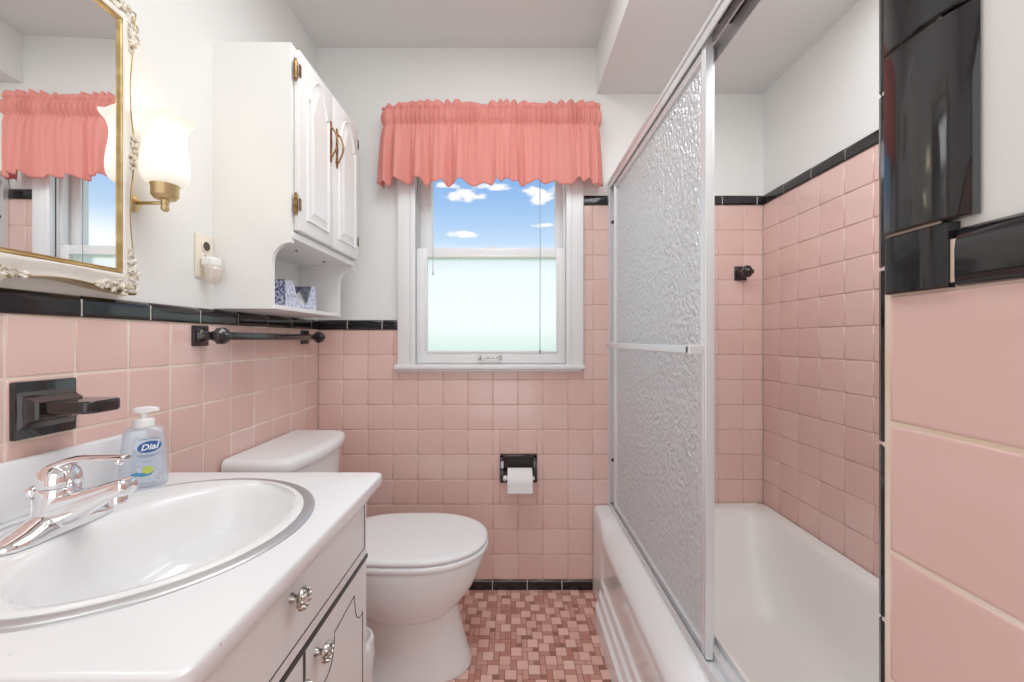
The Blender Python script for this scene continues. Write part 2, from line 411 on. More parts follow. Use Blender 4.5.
# rounded black edge tiles standing on the tub side of the corner
bm = B()
for k in range(-1, 12):
    a = 0.376 if k < 0 else 0.376 + 0.02 + k*0.1515 - 0.0; b_ = 0.396 + (k+1)*0.1515
    if a >= 1.72: break
    b_ = min(b_, 1.73); a += 0.0012; b_ -= 0.0012
    prof = [(XP+0.062,YC-0.0008),(XP+0.062,YC+0.008),(XP+0.014,YC+0.0095),(XP+0.006,YC+0.0085),(XP+0.0015,YC+0.0055),(XP+0.0,YC+0.002),(XP+0.0008,YC-0.0004),(XP+0.006,YC-0.0008)]
    bridge(bm, [[Vector((p[0]+(0.0012 if e else 0), p[1], z)) for p in prof] for z, e in ((a,1),(a+0.0012,0),(b_-0.0012,0),(b_,1))])
struct('trim_7', bm, M['black'], None, 40)
bm = B(); box(bm, XP+0.0012, XP+0.06, YC-0.008, YC+0.002, 0.374, 1.735); box(bm, XP+0.0012, XP+0.02, YC-0.0052, YC-0.0006, 0.0, 1.735); part('trim_grout', bm, M['basegrout'], wp)

# ---- floor: mosaic of squares, bricks and dots
bm = B(); u = 0.0196
FX0, FX1, FY0, FY1 = XL, XP+0.06, -0.2, D
nx, ny = int((FX1-FX0)/u)+1, int((FY1-FY0)/u)+1
occ = {}; rng = random.Random(3)
def free(i, j, w, h): return all((i+a, j+c) not in occ for a in range(w) for c in range(h)) and i+w <= nx and j+h <= ny and i >= 0 and j >= 0
def put(i, j, w, h, mi):
    for a in range(w):
        for c in range(h): occ[(i+a,j+c)] = 1
    x, y = FX0+i*u, FY1-(j+h)*u; g = 0.0011
    x1, yb, y1_ = min(x+w*u, FX1)-g, max(y, FY0)+g, y+h*u-g; x += g
    if x1 - x < 0.002: return
    zt = 0.0012
    bridge(bm, [[(x,yb,0),(x1,yb,0),(x1,y1_,0),(x,y1_,0)], [(x+.0006,yb+.0006,zt),(x1-.0006,yb+.0006,zt),(x1-.0006,y1_-.0006,zt),(x+.0006,y1_-.0006,zt)]], True, False, True, mi)
for a in range(-120, 160):
    for c in range(-120, 160):
        i, j = 3*a - 2*c, a + 2*c
        if rng.random() < 0.10: i += rng.choice((-1,1))
        if rng.random() < 0.06: continue
        if free(i, j, 2, 2): put(i, j, 2, 2, 1)
for j in range(ny):
    for i in range(nx):
        if (i,j) in occ: continue
        ops = [(2,1),(1,2)]; rng.shuffle(ops)
        if rng.random() < 0.12: ops = []
        for w, h in ops:
            if free(i, j, w, h): put(i, j, w, h, 2); break
        else: put(i, j, 1, 1, 3 if rng.random() < 0.75 else 2)
box(bm, XL-PL, XR+PL, YN, D+PL, -0.06, 0.0)
struct('floor', bm, [M['mos_grout'], M['mos_light'], M['mos_mid'], M['mos_dark']])

# ------------------------------------------------------------------ window
Yf = D + 0.0
bm = B()
casT = 0.022
def bx(bm, x0, x1, z0, z1, ya, yb, bev=0.003, mi=0): box(bm, x0, x1, ya, yb, z0, z1, bev, 2, mi)
bx(bm, cas[0], WX0+0.004, 0.985, 2.025, Yf-casT, Yf+0.006, 0.004); bx(bm, WX1-0.004, cas[1], 0.985, 2.025, Yf-casT, Yf+0.006, 0.004)
bx(bm, WX0+0.004, WX1-0.004, 1.946, 2.025, Yf-casT, Yf+0.006, 0.004)
# inner stop beads and outer back band
bx(bm, WX0-0.016, WX0+0.006, 0.985, 1.95, Yf-casT-0.006, Yf-0.008, 0.004); bx(bm, WX1-0.006, WX1+0.016, 0.985, 1.95, Yf-casT-0.006, Yf-0.008, 0.004)
# jamb liners
bx(bm, WX0-0.003, WX0+0.004, WZ0, WZ1, Yf-0.004, Yf+0.14, 0); bx(bm, WX1-0.004, WX1+0.003, WZ0, WZ1, Yf-0.004, Yf+0.14, 0)
bx(bm, WX0, WX1, WZ1-0.006, WZ1+0.002, Yf-0.004, Yf+0.14, 0); bx(bm, WX0, WX1, WZ0-0.006, WZ0+0.004, Yf+0.02, Yf+0.14, 0)
win = struct('window_1', bm, M['trimwhite'], None, 30)
bm = B(); bx(bm, -0.505, 0.312, 0.966, 0.986, Yf-0.038, Yf+0.03, 0.005); bx(bm, -0.492, 0.300, 0.955, 0.966, Yf-0.020, Yf+0.002, 0.003)
part('window_sill', bm, M['trimwhite'], win, 30)
def sash(name, ya, yb, gx0, gx1, gz0, gz1, z0, z1, glass, glassmat, bead=True):
    bm = B(); x0, x1 = WX0+0.005, WX1-0.005
    bx(bm, x0, gx0, z0, z1, ya, yb); bx(bm, gx1, x1, z0, z1, ya, yb)
    bx(bm, gx0-0.002, gx1+0.002, gz1, z1, ya, yb); bx(bm, gx0-0.002, gx1+0.002, z0, gz0, ya, yb)
    if bead:
        t = 0.006
        for q in ((gx0-t, gx0+0.003, gz0-t, gz1+t), (gx1-0.003, gx1+t, gz0-t, gz1+t), (gx0, gx1, gz1-0.003, gz1+t), (gx0, gx1, gz0-t, gz0+0.003)):
            bx(bm, *q, ya-0.005, ya+0.004, 0.002)
    s = part(name, bm, M['trimwhite'], win, 30)
    bm = B(); ym = (ya+yb)/2; box(bm, gx0-0.004, gx1+0.004, ym-0.0005, ym+0.0005, gz0-0.004, gz1+0.004)
    bm.free(); bm = B()
    f = bm.faces.new([bm.verts.new(p) for p in ((gx0-.004,ym,gz0-.004),(gx1+.004,ym,gz0-.004),(gx1+.004,ym,gz1+.004),(gx0-.004,ym,gz1+.004))])
    part(glass, bm, glassmat, s)
    return s
sl = sash('lower_sash', Yf+0.012, Yf+0.046, -0.375, 0.197, 1.0414, 1.4578, 0.9895, 1.4953, 'frosted_pane', M['frosted'])
su = sash('upper_sash', Yf+0.058, Yf+0.092, -0.363, 0.1946, 1.4953, 1.90, 1.458, 1.944, 'clear_pane', M['clearglass'], False)
bm = B(); bx(bm, WX0+0.0045, WX0+0.014, 1.497, 1.94, Yf+0.016, Yf+0.040, 0.002)
part('sash_track', bm, M['trackgrey'], win)
bm = B(); bx(bm, WX1-0.014, WX1-0.0045, 1.497, 1.94, Yf+0.016, Yf+0.040, 0.002); part('sash_track', bm, M['trimwhite'], win)
bm = B(); lathe(bm, [(0.016,0),(0.016,0.006),(0.010,0.010),(0.004,0.012)], (-0.098, Yf+0.028, 1.4953)); box(bm, -0.098, -0.066, Yf+0.022, Yf+0.034, 1.4995, 1.5055, 0.002)
part('sash_lock', bm, M['trimwhite'], win, 40)
bm = B(); ph = px(490,357.5,Yf)
for s in (-1,1): box(bm, ph.x+s*0.045-0.006, ph.x+s*0.045+0.006, Yf-0.012, Yf+0.013, ph.z-0.010, ph.z+0.010, 0.003)
tube(bm, [(ph.x-0.045,Yf-0.008,ph.z),(ph.x+0.045,Yf-0.008,ph.z)], 0.0042)
part('lift_handle', bm, M['pewter'], sl, 40)

# window cords
bm = B(); a = px(540,176,1.772); z1_ = px(540,351,1.772).z
tube(bm, [(a.x,1.772,a.z+0.03),(a.x+0.0006,1.772,1.5),(a.x,1.772,z1_)], 0.0016, 6); lathe(bm, [(0.0016,0.012),(0.004,0.004),(0.003,-0.012)], (a.x,1.772,z1_), n=8)
o = part('pull_cord', bm, M['darkcord'], None, True, loc=(a.x,1.772,z1_-0.01)); tag(o, 'long thin grey cord hanging over the right side of both window panes', 'cord')
bm = B(); a = px(433,176,1.772); z1_ = px(433,272,1.772).z
tube(bm, [(a.x,1.772,a.z+0.03),(a.x+0.001,1.772,1.6),(a.x,1.772,z1_)], 0.0016, 6); lathe(bm, [(0.0016,0.014),(0.0045,0.004),(0.0038,-0.012)], (a.x,1.772,z1_), n=8)
o = part('pull_cord', bm, M['cord'], None, True, loc=(a.x,1.772,z1_-0.01)); tag(o, 'short white cord hanging at the left edge of the clear upper window pane', 'cord')

# ------------------------------------------------------------------ valance
def valance():
    bm = B()
    xl, xr, yf, yw = -0.543, 0.368, 1.700, 1.774
    # path: wall -> front -> wall with rounded corners
    path = catmull([(xl+0.004,yw,0),(xl,1.735,0),(xl+0.010,yf+0.006,0),(xl+0.05,yf,0),(-0.3,yf,0),(-0.09,yf,0),(0.1,yf,0),(xr-0.05,yf,0),(xr-0.010,yf+0.006,0),(xr,1.735,0),(xr-0.004,yw,0)], 12)
    cum = [0]
    for a, b_ in zip(path[:-1], path[1:]): cum.append(cum[-1]+(b_-a).length)
    T = cum[-1]; n = 520
    def at(s):
        d = s*T; k = 0
        lo, hi = 0, len(cum)-1
        while hi-lo > 1:
            mid = (lo+hi)//2
            if cum[mid] <= d: lo = mid
            else: hi = mid
        t = (d-cum[lo])/max(1e-9, cum[hi]-cum[lo]); p = path[lo].lerp(path[hi], t)
        tg = (path[hi]-path[lo]).normalized(); return p, Vector((tg.y, -tg.x, 0))
    rows = [0.0,.12,.25,.42,.6,.8,1.0] ; grid = []
    zs = []
    levels = [('r',t) for t in (0,.2,.45,.7,.9,1.0)] + [('p',t) for t in (.12,.3,.5,.7,.88,1.0)] + [('s',t) for t in (.04,.1,.18,.28,.4,.52,.64,.76,.88,.96,1.0)]
    rows = []
    for kind, t in levels:
        row = []
        for i in range(n+1):
            s = i/n; p, nn = at(s)
            edge = min(1, min(s,1-s)*14)
            g1 = math.sin(2*PI*(s*47 + 1.6*noise.noise((s*9,1.3,0)))) * (0.75+0.5*noise.noise((s*22,5,0)))
            g2 = math.sin(2*PI*(s*20 + 1.8*noise.noise((s*7,8.3,0)))); lobe = abs(math.sin(PI*(s*24 + 1.5*noise.noise((s*7,8.3,0)))))**0.55
            fold = math.sin(2*PI*(s*9.5 + 1.3*noise.noise((s*4,2.2,0)))) + 0.55*math.sin(2*PI*(s*17+1.0+1.2*noise.noise((s*6,4.4,0))))
            if kind == 'r':
                k = 1-t
                off = 0.0050*g1*(1-0.5*k) + k*(0.009*g2+0.008*noise.noise((s*14,3,2.0))) + 0.006*math.sin(PI*min(1,k*1.1)) - 0.003*(1-k)
                z = 2.058 + (1-t)*(0.022 + 0.020*noise.noise((s*7,0.5,7)) + 0.010*lobe + 0.012*min(1, s*4)-0.012 )
            elif kind == 'p':
                bul = math.sin(PI*t)**0.7*0.011
                off = bul + 0.0085*g1 - 0.003*(1-math.sin(PI*t))
                z = 2.058 - 0.064*t
                if t == 1.0: off = 0.0045*g1 - 0.004
            else:
                w = t**0.6
                off = (1-w)*0.0055*g1 + w*(0.0165*fold) + 0.004*min(1,t*8) - 0.003*max(0,1-t*8) + 0.008*math.sin(PI*min(1,t*1.2))*0.5
                z = 1.994 - t*(0.247 + 0.012*noise.noise((s*3.2,9,1)) - 0.007*fold*w + 0.004*g2*t)
            q = p + nn*(off*edge + 0.004*(1-edge))
            # skirt flares a little to the sides
            if kind == 's': q.x += (s-0.5)*0.026*t
            q.z = z; row.append(q)
        rows.append(row)
    bridge(bm, rows, False, False, False)
    o = part('window_valance', bm, M['fabric'], None, True, loc=(-0.09,1.77,2.0))
    so = o.modifiers.new('thick', 'SOLIDIFY'); so.thickness = 0.0012
    tag(o, 'short pink gathered valance with ruffled top hanging above the window', 'valance')
valance()

# ------------------------------------------------------------------ mirror
def mirror():
    yc, zc = 0.641, 1.494; gw, gh = 0.389, 0.512     # glass size along Y and Z
    root = thing('wall_mirror', 'wall mirror in an ornate antique white frame with gold edges', 'mirror', (XL-PL, yc, 1.205), MIRROR_YAW)
    x0 = XL-PL+0.031
    def pt(side, t, d, h):
        # side 0: +Y (far), 1: top, 2: near, 3: bottom ; t in -1..1
        if side in (0,2):
            sg = 1 if side == 0 else -1
            return Vector((x0+h, yc+sg*(gw/2+d), zc + sg*t*(gh/2+d)))
        sg = 1 if side == 1 else -1
        return Vector((x0+h, yc - sg*t*(gw/2+d), zc+sg*(gh/2+d)))
    def w(t):
        a = abs(t)
        return 0.039 + 0.009*(1-min(1,a/0.28))**1.2*(a<0.28) + 0.010*max(0,(a-0.55)/0.45)**1.3 - 0.004*math.exp(-((a-0.45)/0.18)**2)
    def frame_piece(prof, fw, mat_, name):
        bm = B(); rings = []
        for side in range(4):
            for k in range(33):
                if side and k == 0: continue
                t = -1 + 2*k/32
                if side == 3 and k == 32: continue
                W = w(t)
                rings.append([pt(side, t, fw(q, W), h) for q, h in prof])
        R = [[bm.verts.new(p) for p in r_] for r_ in rings]
        n = len(R)
        for i in range(n):
            a, b_ = R[i], R[(i+1)%n]
            for k in range(len(a)-1): bm.faces.new((a[k], a[k+1], b_[k+1], b_[k]))
        return part(name, bm, mat_, root, 50)
    frame_piece([(0.0085,0.0215),(0.10,0.0235),(0.25,0.022),(0.5,0.017),(0.75,0.0145),(0.9,0.0145),(0.93,0.013)], lambda q, W: q if q < 0.02 else 0.0085+(W-0.0085)*q, M['frame'], 'frame')
    frame_piece([(-0.001,0.0165),(-0.0005,0.0185),(0.0008,0.0195),(0.0022,0.0188),(0.003,0.0202),(0.005,0.0218),(0.0065,0.0225),(0.008,0.0225),(0.0092,0.0213)], lambda q, W: q, M['gold'], 'gold_liner')
    frame_piece([(0.925,0.012),(0.94,0.0155),(0.97,0.016),(1.0,0.012),(1.01,0.004),(1.0,-0.026)], lambda q, W: 0.0085+(W-0.0085)*q, M['gold'], 'gold_edge')
    bm = B(); bm.faces.new([bm.verts.new(p) for p in ((x0+0.017,yc-gw/2-.004,zc-gh/2-.004),(x0+0.017,yc+gw/2+.004,zc-gh/2-.004),(x0+0.017,yc+gw/2+.004,zc+gh/2+.004),(x0+0.017,yc-gw/2-.004,zc+gh/2+.004))])
    g = part('mirror_glass', bm, M['mirror'], root)
    def blob(bm, c, r_, sx=1.0, dirv=None):
        rr = bmesh.ops.create_icosphere(bm, subdivisions=1, radius=r_)
        S = Matrix.Diagonal((0.6,1.0,1.0,1))
        if dirv is not None:
            ang = math.atan2(dirv[1], dirv[0]); S = Matrix.Rotation(ang,4,'X') @ Matrix.Diagonal((0.7,sx,0.7,1))
        bmesh.ops.transform(bm, matrix=Matrix.Translation(c) @ S, verts=rr['verts'])
    rg = random.Random(5)
    for sy in (-1,1):
        for sz in (-1,1):
            bm = B(); cy, cz = yc+sy*(gw/2+0.031), zc+sz*(gh/2+0.031)
            for k in range(70):
                a = rg.random(); arm = rg.random() < 0.5
                d = (a**0.8)*0.088; wd = 0.021*(1-a*0.75)
                off = rg.uniform(-wd, wd)
                y, z = (cy - sy*d + sy*0.012, cz + off + sz*0.003) if arm else (cy + off + sy*0.003, cz - sz*d + sz*0.012)
                blob(bm, Vector((x0+0.016+rg.uniform(-0.002,0.005), y, z)), rg.uniform(0.003,0.0055), 1.9, (rg.uniform(-1,1), rg.uniform(-1,1)))
            for k in range(3):   # scrolls
                yy, zz_ = cy - sy*(0.004+0.02*k*(k%2)), cz - sz*(0.004+0.02*(k//2+ (k+1)%2))
                pts = [Vector((x0+0.020, yy+(0.002+0.0016*q)*math.cos(q*0.8), zz_+(0.002+0.0016*q)*math.sin(q*0.8))) for q in range(9)]
                tube(bm, pts, 0.0024, 6)
            part('corner_ornament', bm, M['ornament'], root, True)
    for side in range(4):
        bm = B()
        for k in range(34):
            q = rg.uniform(-1,1); wd = 0.011*(1-abs(q)*0.7); base = pt(side, 0, 0.0385, 0.016+rg.uniform(-0.001,0.005))
            off = rg.uniform(-wd, wd)
            base += Vector((0,off,q*0.036)) if side in (0,2) else Vector((0,q*0.036,off))
            blob(bm, base, rg.uniform(0.003,0.005), 1.7, (rg.uniform(-1,1), rg.uniform(-1,1)))
        part('centre_ornament', bm, M['ornament'], root, True)
MIRROR_YAW = math.radians(1.8)
mirror()

# ------------------------------------------------------------------ wall sconce
def sconce():
    y = 0.915; sx = -0.778; x0 = XL-PL
    zc = px(0,186,y).z
    root = thing('wall_sconce', 'gold wall sconce with a lit white tulip glass shade beside the mirror', 'wall lamp', (x0,y,zc-0.03))
    za = px(0,203,y).z
    bm = B(); lathe(bm, [(0.020,0),(0.020,0.004),(0.015,0.009),(0.008,0.012)], (x0,y,za), 'X'); part('back_plate', bm, M['agedgold'], root, 40)
    bm = B(); tube(bm, [(x0+0.008,y,za),(sx,y,za)], 0.0042); part('arm', bm, M['agedgold'], root, True)
    bm = B(); lathe(bm, [(0.001,-0.020),(0.006,-0.018),(0.0085,-0.012),(0.006,-0.005),(0.0075,-0.003),(0.0085,0.002),(0.007,0.006),(0.009,0.008)], (sx,y,za)); part('finial', bm, M['agedgold'], root, True)
    bm = B(); lathe(bm, [(0.009,-0.032),(0.020,-0.030),(0.024,-0.024),(0.0255,-0.022),(0.0255,-0.003),(0.0275,0.0),(0.0275,0.004),(0.024,0.005)], (sx,y,zc)); part('shade_cup', bm, M['agedgold'], root, 40)
    bm = B(); n = 48; rings = []
    prof = catmull([(0.022,0,0),(0.036,0.004,0),(0.0455,0.016,0),(0.0485,0.036,0),(0.0465,0.062,0),(0.0425,0.090,0),(0.0415,0.112,0),(0.0455,0.130,0),(0.053,0.143,0),(0.0585,0.149,0)], 5)
    for p in prof:
        k = max(0,(p.y-0.11)/0.04)
        p.x *= 0.93; rings.append([Vector((sx+(p.x+0.0015*k*math.sin(6*2*PI*i/n))*math.cos(2*PI*i/n), y+(p.x+0.0015*k*math.sin(6*2*PI*i/n))*math.sin(2*PI*i/n), zc+p.y+0.003*k*math.sin(6*2*PI*i/n))) for i in range(n)])
    inner = [[Vector((sx+(v_.x-sx)*0.93, y+(v_.y-y)*0.93, v_.z)) for v_ in r_] for r_ in rings[::-1]]
    bridge(bm, rings+inner, True, False, False); part('lamp_shade', bm, M['opal'], root, True)
    bm = B(); lathe(bm, [(0.010,0.0),(0.012,0.02),(0.022,0.045),(0.024,0.06),(0.018,0.078),(0.004,0.086)], (sx,y,zc), n=20)
    part('light_bulb', bm, M['opal'], root, True)
    l = bpy.data.lights.new('sconce_light', 'POINT'); l.energy = 0.15; l.color = (1.0,0.80,0.55); l.shadow_soft_size = 0.03
    lo = bpy.data.objects.new('sconce_light', l); C.objects.link(lo); lo.location = (sx,y,zc+0.165)
    l = bpy.data.lights.new('sconce_glow', 'POINT'); l.energy = 0.06; l.color = (1.0,0.80,0.55); l.shadow_soft_size = 0.02
    lo = bpy.data.objects.new('sconce_glow', l); C.objects.link(lo); lo.location = (sx+0.0,y+0.075,zc+0.07)
sconce()

# ------------------------------------------------------------------ wall cabinet
def cabinet():
    x0 = XL-PL; xf = -0.630; ya, yb = 1.163, 1.630; zt, zb = 1.941, 1.1815; zn = 1.391; xs = -0.6855; t = 0.016
    root = thing('wall_cabinet', 'white two door wall cabinet with an open shelf beneath, beside the window', 'cabinet', (x0,(ya+yb)/2,zb))
    def side(y):
        bm = B(); poly = [(x0,zb),(xs,zb),(xs,1.314)]
        for k in range(1,13):
            a = PI - (PI/2)*k/12           # concave quarter round
            poly.append((xf + (xf-xs)*math.cos(a), 1.314 + 0.057*math.sin(a)))
        poly += [(xf,zt),(x0,zt)]
        # profile order kept so that the cove is cut out of the corner
        prism(bm, [(p,y,q) for p,q in poly], (0,t,0))
        bm.normal_update(); bmesh.ops.triangulate(bm, faces=[f for f in bm.faces if len(f.verts) > 4])
        return bm
    part('side_panel', side(ya), M['cabinet'], root); part('side_panel', side(yb-t), M['cabinet'], root)
    bm = B(); box(bm, x0, xf, ya+t, yb-t, zt-t, zt); box(bm, x0, xf, ya+t, yb-t, zn-0.006, zn+t); box(bm, x0, x0+0.008, ya+t, yb-t, zb+t, zt-t)
    # face frame
    box(bm, xf-0.018, xf, ya+t, ya+0.04, zn, zt-t); box(bm, xf-0.018, xf, yb-0.04, yb-t, zn, zt-t); box(bm, xf-0.018, xf, ya+0.04, yb-0.04, zn+t, zn+0.04)
    box(bm, xf-0.018, xf, ya+0.04, yb-0.04, zt-0.05, zt-t); box(bm, xf-0.018, xf+0.004, ya+0.002, yb-0.002, zn-0.008, zn+0.012, 0.002)
    part('carcass', bm, M['cabinet'], root)
    bm = B(); box(bm, x0, xs+0.004, ya+t*0.5, yb-t*0.5, zb, zb+0.013, 0.002); part('open_shelf', bm, M['cabinet'], root)
    bm = B()
    bm.free()
    for yy in (1.33,1.52):
        bm = B(); lathe(bm, [(0.006,0),(0.006,-0.004),(0.002,-0.006)], (-0.70,yy,zn-0.006), n=12); part('screw_cap', bm, M['pewter'], root)
    ym = (ya+yb)/2; d0, d1 = 1.408, zt-0.012
    for k, (a, b_) in enumerate(((ya+0.012, ym-0.0015), (ym+0.0015, yb-0.006))):
        bm = B(); box(bm, xf+0.001, xf+0.019, a, b_, d0, d1, 0.004, 2)
        xd = xf+0.019; w = b_-a
        # routed frame and raised cathedral panel
        def outline(ins, dip):
            l, r_, bt = a+ins, b_-ins, d0+ins
            sh = d1-ins-0.075; pk = d1-ins+dip; W = r_-l; pts = [(l,bt),(r_,bt),(r_,sh)]
            for q in range(0,17):
                s = q/16; yy = r_-W*(0.10+0.80*s)
                pts.append((yy, sh + (pk-sh)*math.sin(PI*s)**0.7 if 0 < s < 1 else sh))
            pts.append((l,sh)); return pts
        o1, o2, o3, o4 = outline(0.040,0.006), outline(0.047,0.004), outline(0.055,0.0), outline(0.068,-0.004)
        rings = [[Vector((xd+h,p,q)) for p,q in o_] for o_, h in ((outline(0.036,0.007),-0.002),(o1,0.006),(o2,0.001),(o3,0.002),(o4,0.009))]
        bridge(bm, rings, True, False, False)
        top = [bm.verts.new(p) for p in rings[-1]]; f = bm.faces.new(top); bm.normal_update(); bmesh.ops.triangulate(bm, faces=[f])
        dr = part('cabinet_door', bm, M['cabinet'], root, 35)
        # bail pull
        yh = (ym-0.024) if k == 0 else (ym+0.024); bm = B(); z1_, z0_ = 1.805, 1.712
        for zz_ in (z0_, z1_):
            lathe(bm, [(0.0075,0),(0.0085,0.003),(0.005,0.006),(0.003,0.010)], (xd,yh,zz_), 'X', 12)
        n = 14; pl = [Vector((xd+0.003, yh+s, z)) for s, z in ((-.004,z0_-0.022),(.004,z0_-0.022),(.009,z0_-0.004),(.006,z0_+0.02),(.009,(z0_+z1_)/2),(.006,z1_-0.02),(.009,z1_+0.004),(.004,z1_+0.022),(-.004,z1_+0.022),(-.009,z1_+0.004),(-.006,z1_-0.02),(-.009,(z0_+z1_)/2),(-.006,z0_+0.02),(-.009,z0_-0.004))]
        prism(bm, pl, (-0.003,0,0))
        tube(bm, [(xd+0.006+0.018*math.sin(PI*q/n)**0.8, yh, z0_+(z1_-z0_)*q/n) for q in range(n+1)], [0.0019+0.0012*math.sin(PI*q/n)+0.0008*(q%2) for q in range(n+1)], 10)
        part('door_pull', bm, M['brass'], dr, 40)
        for zz_ in (1.867, 1.482):
            bm = B(); yy = a-0.006 if k == 0 else b_+0.002
            lathe(bm, [(0.0015,-0.033),(0.004,-0.031),(0.0025,-0.027),(0.0055,-0.025),(0.0055,0.025),(0.0025,0.027),(0.004,0.031),(0.0015,0.033)], (xf+0.010,yy,zz_), n=12)
            s = 1 if k == 0 else -1
            box(bm, xf+0.019, xf+0.021, min(yy,yy+s*0.013), max(yy,yy+s*0.013), zz_-0.018, zz_+0.018, 0.001)
            part('hinge', bm, M['brass'], dr, 40)
cabinet()

# tissue box
def tissue():
    x0, x1, ya, yb, z0, h = -0.818, -0.707, 1.272, 1.474, 1.1947, 0.0865
    root = thing('tissue_box', 'blue and white patterned tissue box with open front on the cabinet shelf', 'tissue box', ((x0+x1)/2,(ya+yb)/2,z0))
    bm = B(); t = 0.0012
    box(bm, x0, x1, ya, ya+t, z0, z0+h, mi=0); box(bm, x0, x1, yb-t, yb, z0, z0+h, mi=1); box(bm, x0, x0+t, ya, yb, z0, z0+h, mi=1); box(bm, x0, x1, ya, yb, z0, z0+t, mi=1)
    box(bm, x0, x1-0.06, ya, yb, z0+h-t, z0+h, mi=1)
    # top strips around the opening
    box(bm, x0, x1, ya, ya+0.050, z0+h-t, z0+h, mi=1); box(bm, x0, x1, yb-0.035, yb, z0+h-t, z0+h, mi=1)
    # front with a curved notch
    pts = [(ya,z0),(yb,z0),(yb,z0+h),(yb-0.035,z0+h)]
    for k in range(13):
        s = k/12; pts.append((yb-0.035-(yb-ya-0.085)*s, z0+0.016+(h-0.016)*abs(2*s-1)**2.6))
    pts += [(ya+0.050,z0+h),(ya,z0+h)]
    clean = [pts[0]]
    for p in pts[1:]:
        if (Vector(p)-Vector(clean[-1])).length > 1e-4: clean.append(p)
    prism(bm, [(x1-t,p,q) for p,q in clean], (t,0,0), 1)
    bm.normal_update(); bmesh.ops.triangulate(bm, faces=[f for f in bm.faces if len(f.verts) > 4])
    part('box', bm, [M['boxprint'], M['boxpale']], root)
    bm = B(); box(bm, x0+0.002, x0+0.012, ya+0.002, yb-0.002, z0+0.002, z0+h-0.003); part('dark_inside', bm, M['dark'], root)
    bm = B(); rows = []
    for i in range(17):
        s = i/16; row = []
        for j in range(8):
            r_ = j/7
            y = ya+0.05+0.125*s; z = z0+0.012 + r_*(0.030+0.030*abs(s-0.42)**1.0*1.4) + 0.003*math.sin(9*s+4*r_)
            row.append(Vector((x1-0.008-0.035*r_+0.006*math.sin(12*s), y, z)))
        rows.append(row)
    bridge(bm, rows, False, False, False); part('tissue', bm, M['paper'], root, True)
tissue()

# outlet and night light
x0 = XL-PL
root = thing('wall_outlet', 'ivory duplex outlet plate on the wall beside the cabinet', 'outlet', (x0,1.127,1.27))
bm = B(); box(bm, x0, x0+0.006, 1.094, 1.159, 1.262, 1.382, 0.003, 2); part('cover_plate', bm, M['ivory'], root, 40)
for zz in (1.350, 1.298):
    bm = B(); lathe(bm, [(0.0165,0),(0.0165,0.0085),(0.015,0.0095)], (x0,1.127,zz), 'X', 24); rc = part('socket', bm, M['ivory'], root, 40)
    bm = B()
    if zz > 1.32:
        lathe(bm, [(0.0125,0.0096),(0.0125,0.0102)], (x0,1.127,zz), 'X', 20)
        part('slot', bm, M['dark'], rc)
bm = B(); lathe(bm, [(0.003,0.0055),(0.003,0.0072)], (x0,1.127,1.324), 'X', 10); part('screw', bm, M['pewter'], root)
root = thing('night_light', 'small plug-in night light with a clear plastic shade in the lower socket', 'night light', (x0+0.01,1.127,1.27))
bm = B(); box(bm, x0+0.0090, x0+0.042, 1.104, 1.142, 1.294, 1.318, 0.005, 3); part('plug_body', bm, M['plastic'], root, 40)
bm = B(); lathe(bm, [(0.004,-0.050),(0.015,-0.046),(0.020,-0.032),(0.022,-0.014),(0.021,0.0)], (x0+0.030,1.122,1.295), n=24); part('clear_shade', bm, M['nightlight'], root, True)

# ------------------------------------------------------------------ towel bars and ceramic fittings
def bracket_geo(bm, A, s):
    """local frame: origin on wall, +Z out of wall, X along the bar, Y up; A maps to world"""
    def bb(*a, **k): box(bm, *a, M4=A, **k)
    bb(-0.026, 0.026, -0.028, 0.028, -0.005, 0.010, bev=0.004, seg=2)
    rings = []
    for z, w, h in ((0.009,0.020,0.022),(0.020,0.013,0.014),(0.034,0.010,0.011),(0.044,0.013,0.014),(0.054,0.021,0.022),(0.066,0.022,0.023),(0.078,0.015,0.016),(0.086,0.004,0.004)):
        ring = []
        for k in range(8):
            a = 2*PI*(k+0.5)/8; ring.append(A @ Vector((w*math.cos(a)*1.05, h*math.sin(a)*1.05, z)))
        rings.append(ring)
    bridge(bm, rings)
root = thing('towel_bar', 'black ceramic towel bar on the tiled left wall below the cabinet', 'towel rail', (XL,1.385,1.075))
zt_ = px(0,336,1.12).z
AL = lambda y: Matrix.Translation((XL,y,zt_)) @ Matrix(((0,0,1,0),(1,0,0,0),(0,1,0,0),(0,0,0,1)))
for y in (1.103, 1.660):
    bm = B(); bracket_geo(bm, AL(y), 1); part('bracket', bm, M['ceramic_black'], root, 30)
bm = B(); box(bm, XL+0.048, XL+0.070, 1.11, 1.655, zt_-0.011, zt_+0.011, 0.003, 2); part('bar', bm, M['ceramic_black'], root, 30)
root = thing('towel_bar_bracket', 'single black ceramic bracket without a bar on the shower back wall', 'towel rail', px(740,282,D))
pc = px(740,273.5,D)
bm = B(); bracket_geo(bm, Matrix.Translation(pc) @ Matrix(((1,0,0,0),(0,0,-1,0),(0,1,0,0),(0,0,0,1))) @ Matrix.Diagonal((1.0,1.12,0.9,1)), 1)
part('bracket', bm, M['ceramic_black'], root, 30)
bm = B(); lathe(bm, [(0.008,0),(0.009,0.001),(0.009,0.003),(0.006,0.004)], pc+Vector((0.0225,-0.054,0)), 'X', 12); part('bar_socket', bm, M['rubber'], root, 30)

